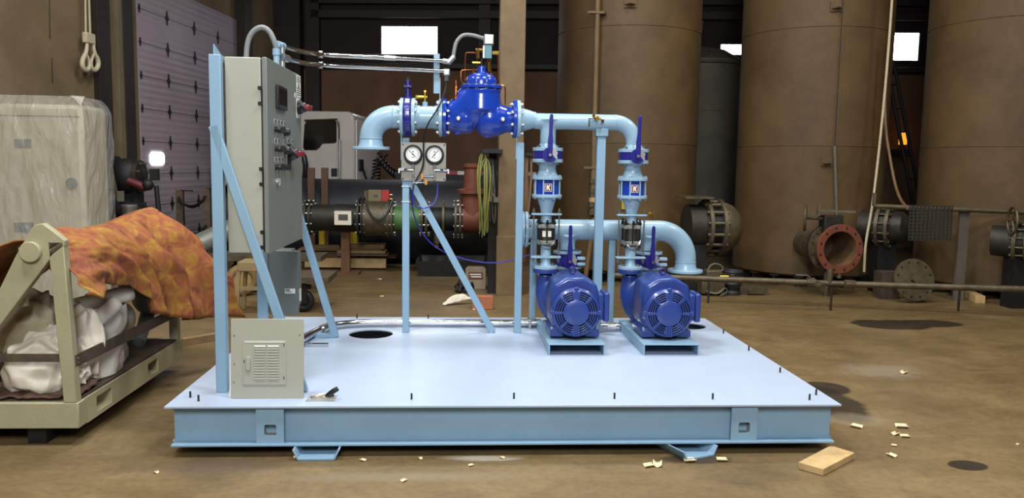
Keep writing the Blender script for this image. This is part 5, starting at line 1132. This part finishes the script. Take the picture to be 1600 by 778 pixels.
# things seen under the control cabinet: stool, dolly wheels, gray pipe
c = atz(388, 490, 0); t = thing('work_stool', 'worn wooden work stool frame behind the skid under the control cabinet', 'stool', c)
zt_ = aty(388, 409, c.y).z
m_stool = mat('worn_tan', (142, 122, 86), .6, var=.2)
obj('seat', MB().box(c.x-.1, c.x+.22, c.y-.02, c.y+.3, zt_-.1, zt_), m_stool, t, bevel=.008)
for dx in (-.09, .2):
    for dy in (0, .27): obj('leg', MB().bar((c.x+dx, c.y+dy, zt_-.1), (c.x+dx+(-.03 if dx < 0 else .03), c.y+dy, 0), .04, .035), m_stool, t)
obj('stretcher', MB().box(c.x-.09, c.x+.2, c.y, c.y+.02, zt_*.45, zt_*.45+.04), m_stool, t)
c = atz(365, 484, 0); c.y += .9; t = thing('wheeled_dolly', 'low dolly with tan rimmed wheels behind the skid under the control cabinet', 'dolly', (c.x, c.y, 0))
cw = aty(378, 452, c.y); rw = .19
for dx, dy in ((0, 0), (-.1, .5)):
    w = obj('wheel', MB().torus((cw.x+dx, c.y+dy, rw), 'x' if 0 else V((.55, -1, 0)), rw-.05, .05, 32, 10), m_rubber if dx else mat('tan_tire', (120, 98, 60), .6), t)
    obj('wheel_rim', MB().cyl(V((cw.x+dx, c.y+dy, rw))-V((.55, -1, 0)).normalized()*.03, V((cw.x+dx, c.y+dy, rw))+V((.55, -1, 0)).normalized()*.03, rw-.05, n=28), mat('tan_rim', (150, 126, 76), .5) if not dx else m_vdark, w)
obj('dolly_deck', MB().box(cw.x-.35, cw.x+.9, c.y+.1, c.y+.6, .40, .46), m_oldsteel, t); obj('deck_prop', MB().box(cw.x+.1, cw.x+.16, c.y+.3, c.y+.36, 0, .40), m_vdark, t)
p = aty(338, 425, 6.3); q = aty(372, 395, 6.6); t = thing('gray_pipe', 'thick gray pipe end lying on timber behind the left stand post', 'pipe', p)
obj('pipe_wall', MB().cyl(V((p.x-.35, 6.0, .42)), V((q.x, 6.6, .72)), .13, n=24), m_malle, t); obj('timber_prop', MB().box(p.x-.1, p.x+.15, 6.2, 6.5, 0, .4), m_wood3, t)
# caster of a cart behind the gray box with its little deck
c = atz(474, 490, 0); t = thing('caster_cart', 'low cart with dark caster wheel behind the gray electrical box', 'cart', c)
zt_ = aty(490, 432, c.y+.1).z
obj('caster_wheel', MB().torus((c.x-.02, c.y+.1, .12), 'y', .08, .04, 28, 10).cyl((c.x-.02, c.y+.07, .12), (c.x-.02, c.y+.13, .12), .07, n=20), m_rubber, t)
obj('caster_fork', MB().box(c.x-.05, c.x+.03, c.y+.04, c.y+.06, .1, zt_-.06).box(c.x-.03, c.x+.06, c.y+.06, c.y+.14, .25, .29), m_vdark, t)
obj('cart_deck', MB().box(c.x-.15, aty(513, 440, c.y).x, c.y, c.y+.6, zt_-.06, zt_), m_rust, t)

# ---- beige cart
X1, Y0, Y1, XL = -.53, .2, 1.86, -1.75
t = thing('transport_cart', 'beige steel cart with slanted end frame parked left of the blue skid', 'cart', (-1.1, 1.0, 0))
zb0, zb1 = .10, .245
obj('front_beam', MB().box(XL, X1, Y0, Y0+.1, zb0, zb1), m_beige, t, bevel=.006)
sbm = MB().plate([(Y0+.1, zb0), (Y1, zb0), (Y1, zb1), (Y0+.1, zb1)], [rrect(.42, .62, .125, .215, .012), rrect(1.18, 1.36, .125, .215, .012)], lambda a, b: (X1-.012, a, b), (.012, 0, 0))
obj('side_beam', sbm, m_beige, t)
for a in (.42, 1.18): obj('fork_tube', MB().loft([[(x, y, z) for y, z in rrect(a, a+.2, .125, .215, .012)] for x in (X1-.013, X1-.5)], cap=False), m_beige, t, solid=.006)
obj('rear_beam', MB().box(XL, X1-.013, Y1-.1, Y1, zb0, zb1), m_beige, t, bevel=.006)
obj('far_beam', MB().box(XL, XL+.1, Y0+.101, Y1-.101, zb0, zb1), m_beige, t)
obj('board_deck', MB().box(XL+.1, X1-.013, Y0+.05, Y1-.1, zb1-.01, zb1+.012), m_darkwood, t)
obj('skid_runner', MB().box(X1-.3, X1-.2, Y0+.05, Y1-.05, 0, zb0), m_vdark, t); obj('skid_runner', MB().box(XL+.1, XL+.2, Y0+.05, Y1-.05, 0, zb0), m_vdark, t)
fp = aty(110, 640, Y0); tpz = aty(88, 378, Y0)
obj('front_post', MB().loft([[(fp.x-.035, Y0, zb1), (fp.x+.035, Y0, zb1), (fp.x+.035, Y0+.06, zb1), (fp.x-.035, Y0+.06, zb1)], [(tpz.x-.045, Y0, tpz.z), (tpz.x+.035, Y0, tpz.z), (tpz.x+.035, Y0+.06, tpz.z), (tpz.x-.045, Y0+.06, tpz.z)]]), m_beige, t, bevel=.004)
arm = [aty(*q, Y0) for q in ((101, 376), (100, 385), (83, 398), (40, 455), (-40, 562), (-62, 545), (-10, 470), (24, 400), (48, 358), (55, 351), (66, 349), (84, 362))]
obj('slanted_arm', MB().prism(arm, (0, .05, 0)), m_beige, t, bevel=.004)
bo = aty(50, 393, Y0); obj('pivot_boss', MB().cyl((bo.x, Y0-.03, bo.z), (bo.x, Y0, bo.z), .055, n=32), m_beige, t, bevel=.004)
obj('rear_post', MB().box(X1-.075, X1-.013, Y1-.07, Y1-.01, zb1, 1.05), m_beige, t, bevel=.004)
obj('ridge_beam', MB().box(-.84, -.78, Y0+.06, Y1-.02, 1.03, 1.09), m_beige, t, bevel=.004)
obj('rear_tie', MB().box(-.84, X1-.03, Y1-.06, Y1-.02, 1.0, 1.03), m_beige, t)
a = aty(117, 561, Y0+.08); b = hit(243, 504, (X1-.02, 0, 0), (1, 0, 0))
obj('side_rail', MB().obox(V((X1-.02, (Y0+Y1)/2, (a.z+b.z)/2)), V((0, (Y1-Y0)/2-.02, (b.z-a.z)/2)), V((.005, 0, 0)), V((0, 0, .034))), m_rust, t)
for z in (-.012, .012): obj('rail_bolt', MB().cyl((X1-.014, Y0+.05, a.z+z), (X1-.008, Y0+.05, a.z+z), .006, n=10), m_zinc, t)
p = aty(30, 560, Y0); obj('front_rail', MB().box(XL, fp.x-.04, Y0+.01, Y0+.02, p.z-.022, p.z+.022), m_rust, t)
p = aty(50, 458, Y0+.3); obj('arm_gusset', MB().prism([(p.x-.03, Y0+.1, p.z-.05), (p.x+.07, Y0+.1, p.z-.04), (p.x+.07, Y0+.1, p.z+.05), (p.x-.02, Y0+.1, p.z+.04)], (0, .03, 0)), m_beige, t)

# ---- orange cover draped over the ridge
def clothmat():
    m = mat('tie_dye_cloth', (150, 84, 44), .85, var=.0, scale=6); nt = m.node_tree; N = nt.nodes; L = nt.links; b = N['Principled BSDF']
    nz = [n for n in N if n.type == 'TEX_NOISE'][0]; nz.inputs['Scale'].default_value = 7.5; nz.inputs['Distortion'].default_value = 1.3
    cr = [n for n in N if n.type == 'VALTORGB'][0].color_ramp
    cr.elements[0].position = .28; cr.elements[0].color = rgb((84, 44, 24)); cr.elements[1].position = .72; cr.elements[1].color = rgb((172, 132, 46))
    e = cr.elements.new(.42); e.color = rgb((132, 70, 42)); e = cr.elements.new(.52); e.color = rgb((146, 88, 42)); e = cr.elements.new(.6); e.color = rgb((150, 106, 38))
    L.new([n for n in N if n.type == 'VALTORGB'][0].outputs['Color'], b.inputs['Base Color']); return m
hemz = [(0, .84), (.06, .80), (.12, .83), (.2, .85), (.36, .80), (.46, .62), (.62, .53), (.8, .44), (.92, .40), (1, .36)]
def interp(T, x):
    for (a, b), (c_, d_) in zip(T, T[1:]):
        if a <= x <= c_: f = (x-a)/(c_-a); return b+(d_-b)*f
    return T[-1][1]
rdz = [(0, 1.13), (.3, 1.15), (.55, 1.14), (.78, 1.15), (.9, 1.2), (.96, 1.22), (1, 1.16)]
rdx = [(0, -.80), (.5, -.78), (.9, -.74), (1, -.70)]
def cover(u, v):
    y = .24+u*1.68; rz = interp(rdz, u); rx = interp(rdx, u)
    if v < .45:     # right (visible) side
        f = 1-v/.45; hz = interp(hemz, u); out = .30+.06*u
        x = rx+out*(1-(1-f)**1.9)*(.92+.1*math.sin(u*19)*f) + .05*f*u*3*(u > .9)*(u-.9)*10*.2
        z = rz-(rz-hz)*(f**1.35)
        g_ = u*30-f*7+2.4*noise.noise(V((u*3, f*2, 0))); fold = (.032*(1-abs(math.sin(g_*.5)))**1.5*1.6+.022*math.sin(u*15-f*5))*min(1, f*2.4)+.034*noise.noise(V((u*6, f*5, 4)))+.016*noise.noise(V((u*18-f*6, f*11, 7)))
        fold += f**.8*(-.085*math.exp(-((u-.60-f*.10)/.045)**2)+.05*math.exp(-((u-.50-f*.10)/.05)**2)-.07*math.exp(-((u-.80-f*.03)/.035)**2)+.05*math.exp(-((u-.73-f*.06)/.04)**2)-.05*math.exp(-((u-.26-f*.14)/.04)**2))
        x += fold; y += .03*math.sin(u*22+f*5)*f+ (.14*f*f if u > .97 else .14*f*f*max(0, (u-.8)/.17)**2)
        if u > .8: x += .22*f*((u-.8)/.2)**2
        return V((x, y, z))
    f = (v-.45)/.55
    return V((rx-.75*f-.03*math.sin(u*20)*f, y, rz-.45*f**1.5+.03*noise.noise(V((u*6, f*4, 9)))))
one('orange_cover', MB().grid(cover, 150, 70), clothmat(), 'orange and yellow mottled cloth cover draped over the beige cart', 'cover', solid=.008, ang=180)
# gray bundle at the far end of the cart
one('gray_bundle', MB().ball(hit(240, 450, (-.68, 0, 0), (1, 0, 0))-V((0, 0, .05)), .17, .8, 1.3, .85, 4), m_tbox, 'gray rounded bundle under the cover at the far end of the cart', 'bundle')
# ---- white plastic heap on the cart
def crumple(c, r, sx, sy, sz, seed, amp=.35, m=m_bag, label='', name='plastic_bundle', zmin=.26):
    mb = MB(); mb.ball((0, 0, 0), 1, sub=3); rn = random.Random(seed)
    for v_ in mb.bm.verts:
        d = v_.co.normalized(); n1 = 1-abs(noise.noise(d*1.5+V((seed, 0, 0))))*2; n2 = noise.noise(V((d.x*4+seed, d.y*4, d.z*1.5)))
        k_ = 1+amp*(.35*n1+.3*n2)-amp*.15+rn.uniform(-.15, .13); p = V((d.x*sx, d.y*sy, d.z*sz))*r*k_+V(c); p.z = max(p.z, zmin+.004*n2); v_.co = p
    cl = mb.bm.edges.layers.float.new('crease_edge')
    for e_ in mb.bm.edges: e_[cl] = rn.choice((0, .5, .8, .9))
    return one(name, mb, m, label, 'plastic sheeting', ang=180, sub=2)
def onx(px, py, x): return hit(px, py, (x, 0, 0), (1, 0, 0))
c = aty(62, 580, .42); crumple(c, .17, 1.15, .9, 1.2, 3.1, .55, label='large crumpled white plastic bundle at the front of the cart')
c = aty(88, 545, .5); crumple(c, .12, 1.5, 1, 1.1, 7.7, .6, label='white plastic wad behind the front post of the cart')
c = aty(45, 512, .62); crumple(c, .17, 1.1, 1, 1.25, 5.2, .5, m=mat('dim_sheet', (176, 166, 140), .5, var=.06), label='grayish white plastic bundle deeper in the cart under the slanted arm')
c = aty(128, 535, .58); crumple(c, .14, .85, .8, 1.6, 9.4, .55, label='upright white plastic wad in the middle of the cart heap')
c = aty(112, 585, .42); crumple(c, .09, 1.1, .9, .9, 2.3, .6, label='small white plastic tuft at the foot of the front post')
def roll(p, q, r, label, m=m_paper, turns=1.35):
    p = V(p); q = V(q); u, w, a = frame(q-p); mb = MB(); L_ = (q-p)
    mb.grid(lambda s, v: p+L_*v+(u*math.cos(s*2*PI*turns)+w*math.sin(s*2*PI*turns))*r*(1-.35*s+.12*v), 48, 8)
    return one('paper_roll', mb, m, label, 'roll', solid=.004)
roll(aty(132, 522, .62), aty(182, 472, .8), .045, 'rolled white sheet tilting up under the orange cover')
roll(aty(120, 478, .7), aty(203, 458, 1.0), .05, 'topmost curled white sheet tucked below the cover hem')
q = [onx(*a_, -.62) for a_ in ((168, 480), (206, 470), (214, 570), (178, 598), (140, 596), (146, 560))]
def sheet(u, v):
    a = q[5].lerp(q[4], v) if u < .0001 else None
    L_ = q[0].lerp(q[4], v); R_ = q[1].lerp(q[2], v); c_ = L_.lerp(R_, u); return V((c_.x+.05*math.sin(u*PI*1.5)+.02*noise.noise(V((u*5, v*6, 8))), c_.y, max(c_.z+.02*noise.noise(V((u*8, 0, v))), .262)))
one('white_sheet', MB().grid(sheet, 26, 26), m_paper, 'stiff white sheet hanging behind the side rail of the cart', 'sheet', solid=.004)
one('glossy_bag', MB().ball(onx(188, 500, -.72), .12, .7, 1.2, 1, 4), m_bag, 'glossy white bag behind the stiff sheet on the cart', 'bag')
one('pale_pipe_end', MB().cyl(onx(217, 535, -.66), onx(223, 505, -.68)+V((-.02, .15, .05)), .04, .05, 20), m_tbox, 'gray tapered tube end showing beside the stiff sheet on the cart', 'tube')
c = aty(40, 622, .35); mb = MB()
mb.grid(lambda u, v: V((c.x-.28+.62*u, .22+.3*v, .262+.05*abs(noise.noise(V((u*6, v*4, 1))))+.02*v)), 26, 14)
one('brown_scrap', mb, m_brownleaf, 'torn brown scraps lying on the front of the cart deck', 'scrap', solid=.004)
p = atz(300, 540, 0); one('timber_stick', MB().obox((p.x, p.y+.1, .03), V((.19, .2, 0)), V((-.025, .025, 0)), V((0, 0, .028))), m_wood2, 'short timber stick on the floor past the far end of the cart', 'timber')

# ================================================================== FLOOR DEBRIS
def quad(px): return [atz(*p, 0) for p in px]
b4 = quad(((1247, 733), (1286, 744), (1335, 718), (1297, 706)))
one('timber_block', MB().prism([p+V((0, 0, .001)) for p in b4], (0, 0, .038)), m_wood, 'pale timber block lying on the floor before the right end of the skid', 'timber', bevel=.003)
def chip(px, py, s, label, curl=.5, ang=None):
    c = atz(px, py, 0); a = random.uniform(0, PI) if ang is None else ang; d = V((math.cos(a), math.sin(a), 0)); e = V((-d.y, d.x, 0)); s *= .0036
    one('wood_chip', MB().grid(lambda u, v: c+d*(u-.5)*s*1.5+e*(math.sin((v-.5)*2.6*curl)*s*.8)+V((0, 0, .003+s*.9*curl*(1-math.cos((v-.5)*2.6)))), 4, 8), m_chip, label, 'wood chip', 'wood chips on the floor', solid=.004)
C_ = [(1338, 668, 12, 'wood chip right of the skid corner, left one of the pair'), (1409, 668, 13, 'curled wood chip right of the skid, farther of the cluster'), (1399, 679, 9, 'dark edged wood chip just before the curled one right of the skid'), (1414, 683, 9, 'flat wood chip at the right of the cluster beside the skid'),
      (1397, 697, 5, 'tiny wood chip below the cluster right of the skid'), (1393, 713, 9, 'dull wood chip nearest the long timber block on its right'), (1027, 727, 13, 'curled wood chip before the askew channel, right one of two touching'), (1014, 729, 10, 'curled wood chip before the askew channel, left one of two touching'),
      (1078, 721, 11, 'curled wood chip just right of the askew channel mouth'), (1128, 720, 10, 'pointed wood chip well right of the askew channel'), (1412, 583, 12, 'lone wood chip far right on the open floor'), (245, 739, 5, 'lone white chip on the floor at the lower left'), (464, 715, 6, 'white chip touching the left channel'),
      (567, 720, 6, 'white chip right of the left channel'), (657, 717, 5, 'white chip before the middle of the skid'), (631, 752, 6, 'white chip nearest the camera before the skid middle'), (736, 728, 5, 'white chip beside the pale scuff before the skid'), (785, 716, 5, 'white chip at the right of the pale scuff'), (597, 464, 8, 'pale chip on the floor behind the skid near the lumber'), (1600-10, 695, 4, 'tiny chip near the right edge of the floor'), (740, 484, 8, 'pale scrap on the floor before the orange brick'), (593, 437, 9, 'pale scrap on the floor right of the lumber pile')]
for c_ in C_: chip(*c_)

# ================================================================== LIGHT
def area(name, loc, size, power, colr, aim=None, sy=None):
    l = bpy.data.lights.new(name, 'AREA'); l.energy = power; l.color = colr; l.shape = 'RECTANGLE'; l.size = size; l.size_y = sy or size
    o_ = bpy.data.objects.new(name, l); col.objects.link(o_); o_.location = loc
    d = (V(aim)-V(loc)) if aim else V((0, 0, -1)); o_.rotation_mode = 'QUATERNION'; o_.rotation_quaternion = d.to_track_quat('-Z', 'Y'); return o_
cool = (.94, .97, 1.0); warm = (1.0, .9, .74)
area('bay_and_fill_light', (-.6, -1.2, 6.8), .9, 300, cool); area('bay_and_fill_light', (3.4, -1.2, 6.8), .9, 300, cool)
area('bay_and_fill_light', (.8, 3.0, 6.8), .9, 230, cool); area('bay_and_fill_light', (4.6, 3.2, 6.8), .9, 150, warm)
area('bay_and_fill_light', (7.5, .6, 6.8), .9, 190, warm); area('bay_and_fill_light', (-3.0, 1.5, 6.8), .9, 110, warm)
area('bay_and_fill_light', (1.4, -6.2, 4.6), 1.8, 400, (.96, .98, 1), (1.6, 1.2, .6))  # added frontal fill to brighten the skid face, not a ceiling lamp
w = bpy.data.worlds.new('world'); sc.world = w; w.use_nodes = True
bg = w.node_tree.nodes['Background']; bg.inputs['Color'].default_value = (1, .94, .86, 1); bg.inputs['Strength'].default_value = .12
sc.view_settings.view_transform = 'Standard'; sc.view_settings.look = 'None'; sc.view_settings.exposure = 0
